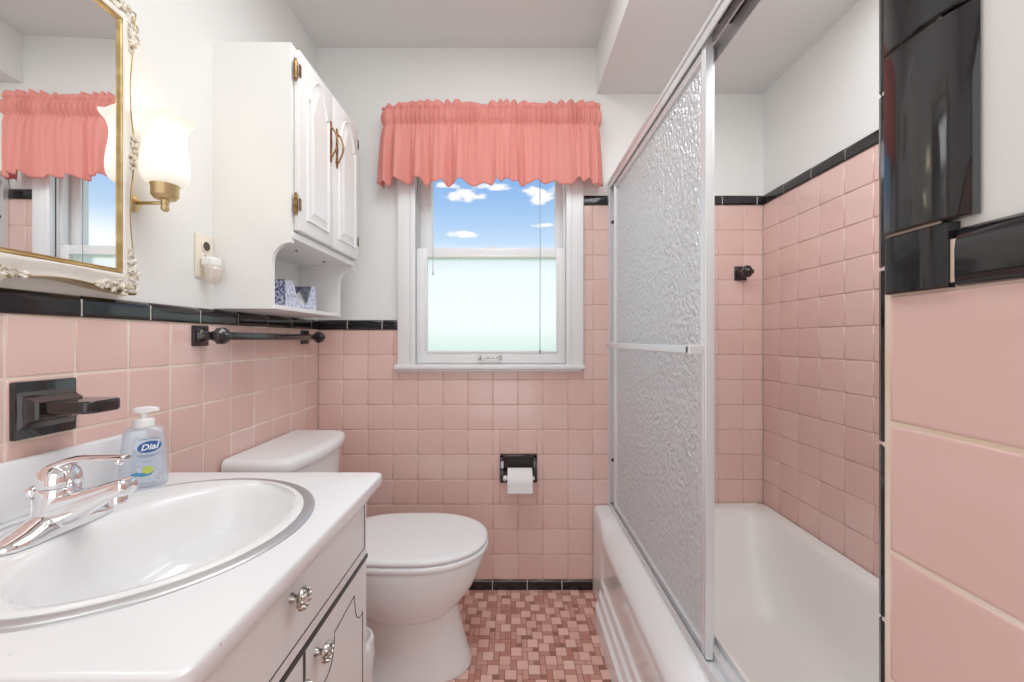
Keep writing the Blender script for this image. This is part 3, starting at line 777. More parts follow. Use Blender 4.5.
# tumbler holder
def holder():
    yc = (0.6857+0.789)/2; zc = ZB+8.5*P-0.002; w = 0.0500
    root = thing('tumbler_holder', 'black ceramic tumbler holder set into the tiles above the sink', 'toothbrush holder', (XL,yc,zc-w))
    bm = B(); box(bm, XL-0.003, XL+0.008, yc-w, yc+w, zc-w, zc+w, 0.003, 2)
    rings = []
    for h, a, z0_, z1_ in ((0.006,0.047,-0.036,0.034),(0.012,0.043,-0.028,0.026),(0.020,0.040,-0.020,0.020),(0.030,0.039,-0.017,0.016),(0.034,0.036,-0.014,0.013)):
        rings.append([Vector((XL+h, yc+p*a, zc+q)) for p, q in ((-1,z0_),(1,z0_),(1.0,0),(1,z1_),(-1,z1_),(-1.0,0))])
    bridge(bm, rings); part('wall_plate', bm, M['ceramic_black'], root, 30)
    bm = B(); pts = []
    # shelf with rounded outer corners, drawn in plan
    xa, xb = XL+0.028, XL+0.112; ya, yb = yc-0.030, yc+0.038; r_ = 0.016
    for cx, cy, a0 in ((xb-r_,ya+r_,-PI/2),(xb-r_,yb-r_,0)):
        for k in range(7): pts.append((cx+r_*math.cos(a0+PI/2*k/6), cy+r_*math.sin(a0+PI/2*k/6)))
    pts += [(xa,yb),(xa,ya)]
    c = Vector((sum(p[0] for p in pts)/len(pts), sum(p[1] for p in pts)/len(pts)))
    rings = []
    for ins, z in ((0.004,-0.013),(0.0012,-0.0115),(0,-0.008),(0,0.004),(0.0012,0.0075),(0.004,0.009)):
        rings.append([Vector((p[0]+(c.x-p[0])*ins/0.05, p[1]+(c.y-p[1])*ins/0.05, zc+z+0.005)) for p in pts])
    bridge(bm, rings); part('shelf_arm', bm, M['ceramic_black'], root, 40)
holder()

# ------------------------------------------------------------------ vanity
ZC = 0.7917; VY0, VY1, VXF = 0.363, 0.930, -0.293
SCX, SCY, SR = -0.573, 0.646, 0.2286
def countertop():
    root = thing('countertop', 'white speckled laminate countertop around the round sink', 'countertop', (-0.57,SCY,ZC-0.07))
    xw = XL+0.001
    def loop(d, z, r_=0.014):
        x1, ya, yb = VXF-d, VY0+d, VY1-d; pts = [Vector((xw,ya,ZC+z))]
        for k in range(9):
            a = -PI/2+PI/2*k/8; pts.append(Vector((x1-r_+r_*math.cos(a), ya+r_+r_*math.sin(a), ZC+z)))
        for k in range(9):
            a = PI/2*k/8; pts.append(Vector((x1-r_+r_*math.cos(a), yb-r_+r_*math.sin(a), ZC+z)))
        pts.append(Vector((xw,yb,ZC+z))); return pts
    bm = B()
    R = bridge(bm, [loop(d,z) for d,z in ((0.007,0),(0.003,-0.0008),(0.0008,-0.003),(0,-0.007),(0,-0.020),(0.002,-0.025),(0.031,-0.062),(0.033,-0.064),(0.05,-0.064))], True, False, False)
    hole = [bm.verts.new((SCX+(SR-0.006)*math.cos(2*PI*k/72), SCY+(SR-0.006)*math.sin(2*PI*k/72), ZC)) for k in range(72)]
    lowr = [bm.verts.new((v_.co.x, v_.co.y, ZC-0.02)) for v_ in hole]
    for k in range(72): bm.faces.new((hole[k], hole[(k+1)%72], lowr[(k+1)%72], lowr[k]))
    es = []
    for ring in (R[0], hole):
        for k in range(len(ring)):
            e = bm.edges.get((ring[k], ring[(k+1)%len(ring)])) or bm.edges.new((ring[k], ring[(k+1)%len(ring)])); es.append(e)
    bmesh.ops.triangle_fill(bm, use_beauty=True, edges=es)
    part('worktop', bm, M['laminate'], root, 35)
    bm = B(); box(bm, xw, XL+0.020, VY0, VY1-0.004, ZC-0.001, ZC+0.098, 0.006, 3); part('backsplash', bm, M['laminate'], root, 35)
countertop()

def sink():
    root = thing('sink_basin', 'round white sink with a metal rim set into the countertop', 'sink', (SCX,SCY,ZC-0.02))
    z = ZC; bm = B()
    spec = [(SCX,.2175,.2175,.0015),(SCX,.2165,.2165,.0045),(SCX,.214,.214,.0062),(SCX,.209,.209,.0066),(SCX+.006,.197,.203,.0064),(SCX+.043,.154,.197,.0050),(SCX+.047,.148,.192,.003),(SCX+.049,.143,.187,-.006),(SCX+.048,.138,.180,-.022),(SCX+.044,.128,.166,-.062),(SCX+.034,.112,.136,-.105),(SCX+.030,.070,.085,-.132),(SCX+.028,.030,.034,-.141),(SCX+.028,.021,.021,-.142)]
    rings = []
    for cx, rx, ry, h in spec: rings.append([Vector((cx+rx*math.cos(2*PI*k/72), SCY+ry*math.sin(2*PI*k/72), z+h)) for k in range(72)])
    bridge(bm, rings, True, False, True); part('basin', bm, M['porcelain'], root, True)
    bm = B(); lathe(bm, [(SR+0.0065,0.0002),(SR+0.006,0.0020),(SR+0.001,0.0034),(SR-0.008,0.0040),(SR-0.0125,0.0040),(SR-0.0148,0.0020)], (SCX,SCY,z), n=96, cap0=False, cap1=False)
    part('metal_rim', bm, M['rimsteel'], root, True)
    bm = B(); lathe(bm, [(0.022,-0.1418),(0.021,-0.139),(0.016,-0.1385),(0.013,-0.140),(0.012,-0.137),(0.004,-0.136)], (SCX+.028,SCY,z), n=32); part('drain', bm, M['chrome'], root, True)
sink()

def faucet():
    zb = ZC+0.0072; cx, cy = -0.705, 0.632
    root = thing('faucet', 'chrome single lever faucet on the back of the sink', 'faucet', (cx,cy,zb))
    # base escutcheon: domed sections along Y
    bm = B(); rings = []
    for t, hw, h in ((-0.080,0.006,0.003),(-0.077,0.014,0.007),(-0.068,0.021,0.010),(-0.050,0.025,0.016),(-0.030,0.025,0.025),(-0.012,0.026,0.031),(0.012,0.026,0.031),(0.030,0.025,0.025),(0.050,0.024,0.016),(0.068,0.021,0.010),(0.077,0.014,0.007),(0.080,0.006,0.003)):
        ring = [Vector((cx-hw, cy+t, zb)), ]
        for k in range(13):
            a = PI - PI*k/12
            ring.append(Vector((cx+hw*math.copysign(abs(math.cos(a))**0.8, math.cos(a)), cy+t, zb+0.003+h*abs(math.sin(a))**0.75)))
        ring.append(Vector((cx+hw, cy+t, zb))); rings.append(ring)
    bridge(bm, rings); part('base_plate', bm, M['chrome'], root, True)
    # body column
    bm = B(); rings = []
    for h, r_, off in ((0.015,0.027,0),(0.035,0.0255,0.001),(0.055,0.0245,0.003),(0.066,0.0245,0.004),(0.068,0.0225,0.004)):
        rings.append([Vector((cx+off+r_*math.cos(2*PI*k/32), cy+r_*math.sin(2*PI*k/32), zb+h)) for k in range(32)])
    bridge(bm, rings); part('body', bm, M['chrome'], root, 50)
    # spout: rounded rectangular sections along +X
    bm = B(); rings = []
    path = [(0.000,0.031,0.025,0.026),(0.020,0.036,0.0235,0.027),(0.045,0.046,0.020,0.022),(0.068,0.056,0.0175,0.0175),(0.088,0.065,0.016,0.0145),(0.102,0.069,0.0155,0.0135),(0.110,0.070,0.015,0.013),(0.114,0.070,0.012,0.010)]
    for dx, zc_, hw, hh in path:
        ring = []
        for k in range(28):
            a = 2*PI*k/28; c, s = math.cos(a), math.sin(a)
            ring.append(Vector((cx+dx, cy+hw*math.copysign(abs(c)**0.55,c), zb+zc_+hh*math.copysign(abs(s)**0.6,s)-0.004)))
        rings.append(ring)
    bridge(bm, rings); sp = part('spout', bm, M['chrome'], root, 60)
    bm = B(); lathe(bm, [(0.010,0.0),(0.0115,-0.002),(0.0115,-0.014),(0.0095,-0.016)], (cx+0.095,cy,zb+0.055), n=24); part('aerator', bm, M['chrome'], sp, 40)
    # handle: dome and lever
    bm = B(); lathe(bm, [(0.0245,0.069),(0.0255,0.072),(0.0255,0.080),(0.0235,0.090),(0.018,0.098),(0.009,0.1025),(0.002,0.1035)], (cx+0.004,cy,zb), n=32)
    pts = catmull([(cx-0.012,cy,zb+0.088),(cx+0.004,cy,zb+0.0985),(cx+0.028,cy,zb+0.1075),(cx+0.056,cy,zb+0.1100),(cx+0.084,cy,zb+0.1105),(cx+0.102,cy,zb+0.111),(cx+0.109,cy,zb+0.111)], 5)
    n = len(pts); tube(bm, pts, [0.018 - 0.0085*min(1,q/(n*0.55)) if q < n-2 else 0.006 for q in range(n)], 20, flat=(1.0,0.42))
    hd = part('handle', bm, M['chrome'], root, 60)
    bm = B(); bmesh.ops.create_uvsphere(bm, u_segments=16, v_segments=10, radius=0.0065, matrix=Matrix.Translation((cx+0.097,cy,zb+0.1045))); part('handle_tip', bm, M['chrome'], hd, True)
    bm = B(); tube(bm, [(cx-0.036,cy-0.002,zb),(cx-0.036,cy-0.002,zb+0.052)], 0.0028, 8); lathe(bm, [(0.002,0.046),(0.007,0.049),(0.0095,0.056),(0.0085,0.063),(0.003,0.067)], (cx-0.036,cy-0.002,zb), n=20)
    part('lift_rod', bm, M['chrome'], root, 50)
faucet()

def vanity():
    xf = -0.328; y0, y1 = 0.374, 0.920; zt = ZC-0.0655; ym = (y0+y1)/2
    root = thing('vanity_cabinet', 'white vanity cabinet with black outlined drawer and doors under the sink', 'cabinet', (-0.6,ym,0))
    bm = B(); t = 0.016; xb = XL+0.002; xc = xf-0.017
    box(bm, xb, xc, y0, y0+t, 0.0, zt); box(bm, xb, xc, y1-t, y1, 0.0, zt); box(bm, xb, xb+t, y0+t, y1-t, 0.08, zt); box(bm, xb, xc, y0+t, y1-t, 0.08, 0.096); box(bm, xc-0.06, xc-0.05, y0+t, y1-t, 0, 0.08)
    box(bm, xc-0.016, xc, y0+t, y1-t, 0.596, zt); box(bm, xc-0.016, xc, y0+t, y0+0.05, 0.096, 0.596); box(bm, xc-0.016, xc, y1-0.05, y1-t, 0.096, 0.596); box(bm, xc-0.016, xc, ym-0.03, ym+0.03, 0.096, 0.596)
    part('carcass', bm, M['white'], root)
    bm = B(); box(bm, xc, xf+0.0015, y0-0.004, y1+0.005, 0.5995, 0.6090, 0.001); box(bm, xc, xf-0.002, ym-0.0054, ym+0.0065, 0.10, 0.6005)
    part('black_strip', bm, M['inlay'], root)
    def knob(y, z, par):
        bm = B(); lathe(bm, [(0.0075,0),(0.006,0.003),(0.0045,0.008),(0.005,0.012),(0.0155,0.0155),(0.017,0.018),(0.0150,0.0215),(0.011,0.0225),(0.0085,0.021),(0.006,0.0245),(0.001,0.026)], (xf,y,z), 'X', 28)
        for k in range(10):
            a = 2*PI*k/10; rr = bmesh.ops.create_icosphere(bm, subdivisions=1, radius=0.0036, matrix=Matrix.Translation((xf+0.0215, y+0.0125*math.cos(a), z+0.0125*math.sin(a))))
        part('knob', bm, M['pewter'], par, 40)
    def line(bm, pts, closed=False, r_=0.0013):
        if closed: pts = pts + [pts[0], pts[1]]
        tube(bm, [(xf+0.0002, p, q) for p,q in pts], r_, 6)
    bm = B(); box(bm, xc, xf, y0, y1, 0.6095, zt-0.001, 0.002); dr = part('drawer_front', bm, M['white'], root)
    bm = B()
    for a, b_ in (((y0+0.016,0.630),(y1-0.014,0.630)),((y1-0.014,0.630),(y1-0.014,zt-0.001)),((y0+0.016,0.630),(y0+0.016,zt-0.001))): line(bm, [a,b_])
    part('black_outline', bm, M['inlay'], dr); knob(0.606, 0.7085, dr)
    for k, (a, b_) in enumerate(((y0, ym-0.0055), (ym+0.0055, y1))):
        bm = B(); box(bm, xc, xf, a, b_, 0.105, 0.5990, 0.002)
        dd = part('door', bm, M['white'], root)
        bm = B(); l, r_ = a+0.055 if k == 1 else a+0.026, b_-0.026 if k == 1 else b_-0.055; top = 0.560; c = 0.058
        pts = [(r_,0.15),(r_,top-c-0.004)]
        for q in range(9):
            s = q/8; pts.append((r_-0.004-0.042*s-0.010*math.sin(PI*s), top-c-0.008+0.066*s**1.5-0.006*math.sin(PI*s)))
        for q in range(9):
            s = 1-q/8; pts.append((l+0.004+0.042*s+0.010*math.sin(PI*s), top-c-0.008+0.058*s**1.5-0.006*math.sin(PI*s)))
        pts += [(l,top-c-0.004),(l,0.15)]
        line(bm, pts, True); part('black_outline', bm, M['inlay'], dd)
        knob((a+0.030) if k == 1 else (b_-0.030), 0.570 if k == 1 else 0.562, dd)
vanity()

# ------------------------------------------------------------------ soap bottle
def soap():
    c = px(146,486.5,0.845); zb = ZC+0.0003
    root = thing('soap_bottle', 'clear plastic pump bottle of hand soap with a blue oval logo by the sink', 'soap bottle', (-0.7565,0.8385,zb), math.radians(34))
    hw, hd = 0.0385, 0.0205
    # local frame: X = width, -Y = front
    bm = B(); rings = []
    for z, sx, sy in ((0,0.90,0.80),(0.003,0.97,0.93),(0.010,1.0,1.0),(0.04,0.975,0.99),(0.075,0.92,0.95),(0.100,0.86,0.90),(0.112,0.82,0.84),(0.118,0.74,0.74),(0.122,0.55,0.62),(0.1235,0.32,0.5)):
        rings.append(superellipse(0,0,z,hw*sx,hd*sy,2.9,48))
    bridge(bm, rings); part('bottle', bm, M['bottle'], root, True, True)
    bm = B(); lathe(bm, [(0.014,0.120),(0.0175,0.123),(0.0175,0.136),(0.015,0.139),(0.0065,0.140),(0.0060,0.152)], (0,0,0), n=32)
    # pump head and nozzle
    rings = []
    for x, w, z0_, z1_ in ((-0.016,0.006,0.154,0.160),(-0.010,0.010,0.151,0.162),(0.006,0.010,0.151,0.163),(0.018,0.006,0.153,0.161),(0.024,0.0045,0.152,0.159)):
        rings.append([Vector((x,-w,z0_)),Vector((x,w,z0_)),Vector((x,w,z1_-0.002)),Vector((x,w*0.6,z1_)),Vector((x,-w*0.6,z1_)),Vector((x,-w,z1_-0.002))])
    bridge(bm, rings); part('pump', bm, M['plastic'], root, 40, True)
    def yfront(x, z):
        sx = 1.0 - 0.14*max(0,(z-0.01))/0.09; sy = 1.0-0.10*max(0,(z-0.01))/0.09
        return -hd*sy*max(0.0,(1-abs(x/(hw*sx))**2.9))**(1/2.9)
    def patch(pts2, off):
        """project a dense flat outline (triangulated fan grid) on the bottle front"""
        bm = B(); cx = sum(p[0] for p in pts2)/len(pts2); cz = sum(p[1] for p in pts2)/len(pts2); R = []
        for s in (0.02,0.35,0.7,1.0):
            R.append([Vector((cx+(x-cx)*s, yfront(cx+(x-cx)*s, cz+(z-cz)*s)-off, cz+(z-cz)*s)) for x,z in pts2])
        bridge(bm, R, True, True, False); return bm
    def densify(p, m=6):
        o_ = []
        for a, b_ in zip(p, p[1:]+p[:1]):
            for k in range(m): o_.append((a[0]+(b_[0]-a[0])*k/m, a[1]+(b_[1]-a[1])*k/m))
        return o_
    lab = part('front_label', patch(densify([(-0.020,0.012),(0.030,0.012),(0.030,0.05),(0.026,0.095),(-0.005,0.104),(-0.012,0.095),(-0.018,0.05)]), 0.0004), M['labelwhite'], root, True, True)
    bm = patch([(0.011+0.0185*math.cos(2*PI*k/40), 0.083+0.0115*math.sin(2*PI*k/40)+0.10*0.0185*math.cos(2*PI*k/40)) for k in range(40)], 0.0008)
    part('logo_oval', bm, M['labelblue'], lab, True, True)
    cu = bpy.data.curves.new('logo_text', 'FONT'); cu.body = 'Dial'; cu.size = 0.0165; cu.align_x = 'CENTER'; cu.align_y = 'CENTER'; cu.shear = 0.25; cu.offset = 0.00035; cu.resolution_u = 3
    tmp = bpy.data.objects.new('logo_text', cu); C.objects.link(tmp)
    bpy.context.view_layer.update()
    me = bpy.data.meshes.new_from_object(tmp.evaluated_get(bpy.context.evaluated_depsgraph_get()))
    bpy.data.objects.remove(tmp); bm = B(); bm.from_mesh(me)
    bmesh.ops.subdivide_edges(bm, edges=bm.edges[:], cuts=1)
    for v_ in bm.verts:
        x, z = v_.co.x+0.0110, v_.co.y+0.0825+0.10*v_.co.x; v_.co = Vector((x, yfront(x,z)-0.0013, z))
    part('logo_text', bm, M['labeltext'], lab, False, True)
    def bars(name, items, mm, off=0.0009):
        for x0_, x1_, z, h in items:
            bm = B(); n = 8
            R = [[Vector((x0_+(x1_-x0_)*k/n, yfront(x0_+(x1_-x0_)*k/n, zz)-off, zz)) for k in range(n+1)] for zz in (z,z+h)]
            bridge(bm, R, False, False, False)
            part(name, bm, mm, lab, False, True)
    bars('small_print', [(-0.004,0.008,0.0975,0.0016),(0.009,0.024,0.0985,0.0016),(-0.008,0.026,0.0655,0.0014),(-0.003,0.020,0.0625,0.0012),(0.000,0.016,0.053,0.0008)], M['labelgrey'])
    bm = patch(densify([(-0.020,0.031),(-0.008,0.034),(0.006,0.030),(0.018,0.034),(0.014,0.026),(0.0,0.024),(-0.012,0.027)],3), 0.0008); part('wave_graphic', bm, M['labelteal'], lab, True, True)
    bm = patch([(0.009+0.0085*math.cos(2*PI*k/20), 0.037+0.008*math.sin(2*PI*k/20)) for k in range(20)], 0.0011); part('fruit_graphic', bm, M['labelgreen'], lab, True, True)
soap()

# ------------------------------------------------------------------ toilet
def toilet():
    cy = 1.390
    root = thing('toilet', 'white two-piece toilet with closed lid between vanity and window wall', 'toilet', (-0.45,cy,0))
    # pedestal
    bm = B(); rings = []
    for z, xb, xf, hw in ((0.0,-0.62,-0.138,0.112),(0.012,-0.62,-0.137,0.113),(0.03,-0.61,-0.146,0.106),(0.09,-0.60,-0.163,0.098),(0.15,-0.595,-0.177,0.096),(0.20,-0.59,-0.185,0.100),(0.25,-0.58,-0.18,0.11)):
        cx = -0.34; ring = []
        for k in range(56):
            a = 2*PI*k/56; c, s = math.cos(a), math.sin(a)
            ax = (xf-cx) if c > 0 else (cx-xb); p = 2.3 if c > 0 else 3.5
            y = hw*math.copysign(abs(s)**(2/p), s)
            x = cx+ax*math.copysign(abs(c)**(2/p), c)
            if x < -0.40: y *= 0.62 + 0.38*max(0,1-(-0.40-x)/0.06) if z > 0.025 else 1.0   # trapway recess behind
            ring.append(Vector((x, cy+y, z)))
        rings.append(ring)
    bridge(bm, rings); part('pedestal', bm, M['porcelain'], root, True)
    # bowl
    bm = B(); rings = []
    for z, xb, xf, hw in ((0.165,-0.45,-0.28,0.05),(0.178,-0.48,-0.232,0.082),(0.20,-0.51,-0.196,0.112),(0.23,-0.545,-0.165,0.137),(0.275,-0.575,-0.132,0.157),(0.32,-0.59,-0.110,0.168),(0.36,-0.60,-0.097,0.174),(0.383,-0.60,-0.092,0.176),(0.391,-0.60,-0.096,0.172)):
        cx = -0.32
        rings.append(superellipse(cx, cy, z, cx-xb, hw, 2.6, 64, xf-cx, 2.05))
    bridge(bm, rings); part('bowl', bm, M['porcelain'], root, True)
    bm = B(); box(bm, -0.80, -0.55, cy-0.10, cy+0.10, 0.24, 0.390, 0.03, 4); part('bowl_shelf', bm, M['porcelain'], root, 40)
    def slab(xb, xf, hw, z0, z1, rnd, name, mm, dome=0.0):
        bm = B(); cx = -0.31; rings = []
        for ins, z in ((rnd,z0),(rnd*0.3,z0+rnd*0.3),(0,z0+rnd),(0,z1-rnd),(rnd*0.3,z1-rnd*0.3),(rnd,z1)):
            rings.append(superellipse(cx, cy, z, cx-xb-ins, hw-ins, 3.4, 72, xf-cx-ins, 2.1))
        if dome:
            for s in (0.9,0.7,0.4,0.1):
                rings.append([Vector((cx+(v_.x-cx)*s, cy+(v_.y-cy)*s, z1+dome*(1-s*s))) for v_ in rings[5]])
        bridge(bm, rings); return part(name, bm, mm, root, 60)
    slab(-0.575, -0.081, 0.181, 0.392, 0.411, 0.006, 'seat', M['seat'])
    slab(-0.580, -0.083, 0.179, 0.413, 0.431, 0.008, 'seat_lid', M['seat'], 0.004)
    for s in (-1,1):
        bm = B(); box(bm, -0.602, -0.572, cy+s*0.075-0.016, cy+s*0.075+0.016, 0.390, 0.424, 0.006, 3); part('seat_hinge', bm, M['seat'], root, 40)
    # tank and lid : rounded, bowed front
    def tank_ring(z, xb, xs, bow, hw, n=40):
        pts = [];
        for k in range(n+1):
            t = -1+2*k/n; f = xs+bow*(1-abs(t)**2.4)
            rr = 0.03
            e = max(0,(abs(t)-(1-rr/hw))/(rr/hw)); f -= rr*(1-math.sqrt(max(0,1-e*e)))
            pts.append(Vector((f, cy+hw*t, z)))
        pts += [Vector((xb,cy+hw-0.002,z)), Vector((xb,cy-hw+0.002,z))]
        return pts
    xb = XL+0.012
    bm = B(); bridge(bm, [tank_ring(z, xb, xs, bo, hw) for z, xs, bo, hw in ((0.388,-0.685,0.015,0.165),(0.395,-0.675,0.02,0.172),(0.55,-0.670,0.028,0.190),(0.70,-0.667,0.032,0.203))]); part('tank', bm, M['porcelain'], root, 50)
    bm = B(); bridge(bm, [tank_ring(z, xb-0.004, xs, bo, hw) for z, xs, bo, hw in ((0.700,-0.665,0.036,0.207),(0.703,-0.659,0.038,0.212),(0.708,-0.656,0.040,0.215),(0.726,-0.656,0.040,0.215),(0.735,-0.659,0.039,0.212),(0.741,-0.668,0.037,0.205),(0.743,-0.685,0.033,0.192))]); part('tank_lid', bm, M['porcelain'], root, 60)
toilet()

# waste bin with liner between vanity and toilet
root = thing('waste_bin', 'white bin with a crumpled plastic liner squeezed between vanity and toilet', 'waste bin', (-0.47,1.075,0))
bm = B(); bridge(bm, [superellipse(-0.472,1.075,z*0.86,0.085*s,0.070*s,3.2,40) for z, s in ((0,0.80),(0.004,0.82),(0.28,1.0),(0.29,1.0))] + [superellipse(-0.472,1.075,0.24,0.080,0.066,3.2,40), superellipse(-0.472,1.075,0.02,0.064,0.052,3.2,40)]); part('bin', bm, M['plastic'], root, 50)
bm = B(); rings = []
for z, s in ((0.305,0.98),(0.335,1.06),(0.345,1.13),(0.325,1.19),(0.285,1.22),(0.24,1.17),(0.20,1.20),(0.17,1.12)):
    ring = superellipse(-0.47,1.075,z,0.083*s,0.070*min(s,1.12),2.8,60)
    rings.append([Vector((v_.x-0.002, v_.y, v_.z*0.86)) + Vector((0.010*noise.noise(v_*38), 0.006*noise.noise(v_*41+Vector((3,1,2))), 0.012*noise.noise(v_*33+Vector((9,1,2))))) for v_ in ring])
bridge(bm, rings, True, False, False); part('liner', bm, M['plastic'], root, True)

# ------------------------------------------------------------------ paper holder and roll
a, b_ = px(500,454,D), px(537,482,D)
root = thing('toilet_paper_holder', 'black ceramic toilet paper holder set in the back wall tiles', 'toilet paper holder', ((a.x+b_.x)/2,D,b_.z))
bm = B(); t = 0.017
box(bm, a.x, b_.x, D-0.010, D+0.004, a.z-t, a.z, 0.004); box(bm, a.x, b_.x, D-0.010, D+0.004, b_.z, b_.z+0.008, 0.003)
box(bm, a.x, a.x+t, D-0.010, D+0.004, b_.z, a.z, 0.004); box(bm, b_.x-t, b_.x, D-0.010, D+0.004, b_.z, a.z, 0.004); box(bm, a.x+t*.5, b_.x-t*.5, D-0.001, D+0.004, b_.z, a.z)
part('frame', bm, M['ceramic_black'], root, 30)
zr = px(0,477.0,D-0.05).z; xm = px(519.8,0,D-0.05).x; yr = D-0.066
for s in (-1,1):
    bm = B(); xa = (a.x+0.010) if s < 0 else (b_.x-0.010)
    rings = []
    for y, hh, zc_ in ((D-0.006,0.034,0.535),(D-0.03,0.022,0.520),(D-0.050,0.014,zr+0.012),(yr-0.008,0.012,zr+0.003)):
        rings.append([Vector((xa-0.006,y,zc_-hh)),Vector((xa+0.006,y,zc_-hh)),Vector((xa+0.006,y,zc_+hh)),Vector((xa-0.006,y,zc_+hh))])
    bridge(bm, rings); part('side_arm', bm, M['ceramic_black'], root)
bm = B(); tube(bm, [(a.x+0.014,yr,zr),(b_.x-0.014,yr,zr)], 0.0085, 14); lathe(bm, [(0.0105,-0.004),(0.0115,0),(0.0105,0.008)], (a.x+0.021,yr,zr), 'X', 16); part('roller', bm, M['plastic'], root, 40)
bm = B(); w = 0.0515; n = 40; r_ = 0.053; zr -= 0.0112
prof = [(0.020,-w),(r_-0.002,-w),(r_,-w+0.002),(r_,w-0.002),(r_-0.002,w),(0.020,w)]
R = lathe(bm, prof, (xm,yr,zr), 'X', n, cap0=False, cap1=False)
for k in range(n): bm.faces.new((R[0][k], R[0][(k+1)%n], R[-1][(k+1)%n], R[-1][k]))
rows = []
for k in range(5):
    z = zr+0.008-k*0.010; rows.append([Vector((xm+s*(w-0.001), yr-r_-0.0012+0.0008*math.sin(k), z)) for s in (-1,-.5,0,.5,1)])
bridge(bm, rows, False, False, False)
o = part('toilet_paper_roll', bm, M['paper'], None, 40, loc=(xm,yr,zr)); tag(o, 'white roll of toilet paper on the black wall holder', 'toilet paper')

# ------------------------------------------------------------------ bathtub
def tub():
    y0, y1 = 0.362, D-0.004; xr = XR-0.003; ZR = 0.372
    root = thing('bathtub', 'white enamel bathtub with a stepped apron under the sliding glass doors', 'bathtub', (0.73,1.07,0))
    bm = B()
    flat = [(0.50,ZR),(0.45,ZR),(0.40,ZR),(0.372,ZR-0.001),(0.360,ZR-0.006),(0.355,ZR-0.015),(0.354,0.30),(0.354,0.25),(0.354,0.150),(0.354,0.143),(0.354,0.110),(0.354,0.104),(0.354,0.072),(0.354,0.066),(0.354,0.0)]
    roll = [(0.50,ZR),(0.45,ZR),(0.42,ZR-0.002),(0.392,ZR-0.014),(0.366,ZR-0.036),(0.352,ZR-0.054),(0.349,0.304),(0.360,0.27),(0.356,0.150),(0.347,0.143),(0.345,0.110),(0.335,0.104),(0.333,0.072),(0.321,0.066),(0.317,0.0)]
    ys = [y1, 1.70, 1.655, 1.635, 1.615, 1.595, 1.575, 1.55, 1.45, 1.2, 0.9, 0.6, y0]
    rings = []
    for y in ys:
        s = min(1,max(0,(1.650-y)/0.085)); s = s*s*(3-2*s)
        rings.append([Vector((p[0]+(q[0]-p[0])*s, y, p[1]+(q[1]-p[1])*s)) for p,q in zip(flat,roll)])
    bridge(bm, rings, False, False, False); part('apron', bm, M['porcelain'], root, 35)
    # rim and basin
    bm = B(); rings = []
    xa = 0.50; n = 96
    def rect_ring(x0_, x1_, ya, yb, z, p): return superellipse((x0_+x1_)/2,(ya+yb)/2,z,(x1_-x0_)/2,(yb-ya)/2,p,n)
    for q in ((0.425,xr,y0,y1,0.372,60),(0.428,xr,y0,y1,0.374,60),(0.47,xr-0.002,y0+0.01,y1-0.002,0.382,40),(0.492,xr-0.040,y0+0.06,y1-0.055,0.382,14),(0.500,xr-0.046,y0+0.07,y1-0.065,0.378,10),(0.508,xr-0.054,y0+0.08,y1-0.082,0.360,8),(0.525,xr-0.066,y0+0.09,y1-0.14,0.27,6.5),(0.540,xr-0.078,y0+0.10,y1-0.22,0.16,5.5),(0.560,xr-0.10,y0+0.125,y1-0.28,0.09,5),(0.60,xr-0.14,y0+0.17,y1-0.34,0.066,4.5),(0.68,xr-0.22,y0+0.3,y1-0.48,0.060,3.5)):
        rings.append([Vector((v_.x, v_.y, min(v_.z, 0.3728) if v_.x < 0.56 else v_.z)) for v_ in rect_ring(*q)])
    bridge(bm, rings, True, False, True); part('basin', bm, M['tub'], root, 60)
    bm = B(); lathe(bm, [(0.030,0.0),(0.028,0.003),(0.01,0.002)], (0.78,0.62,0.0612), n=24); part('drain', bm, M['chrome'], root, 40)
tub()

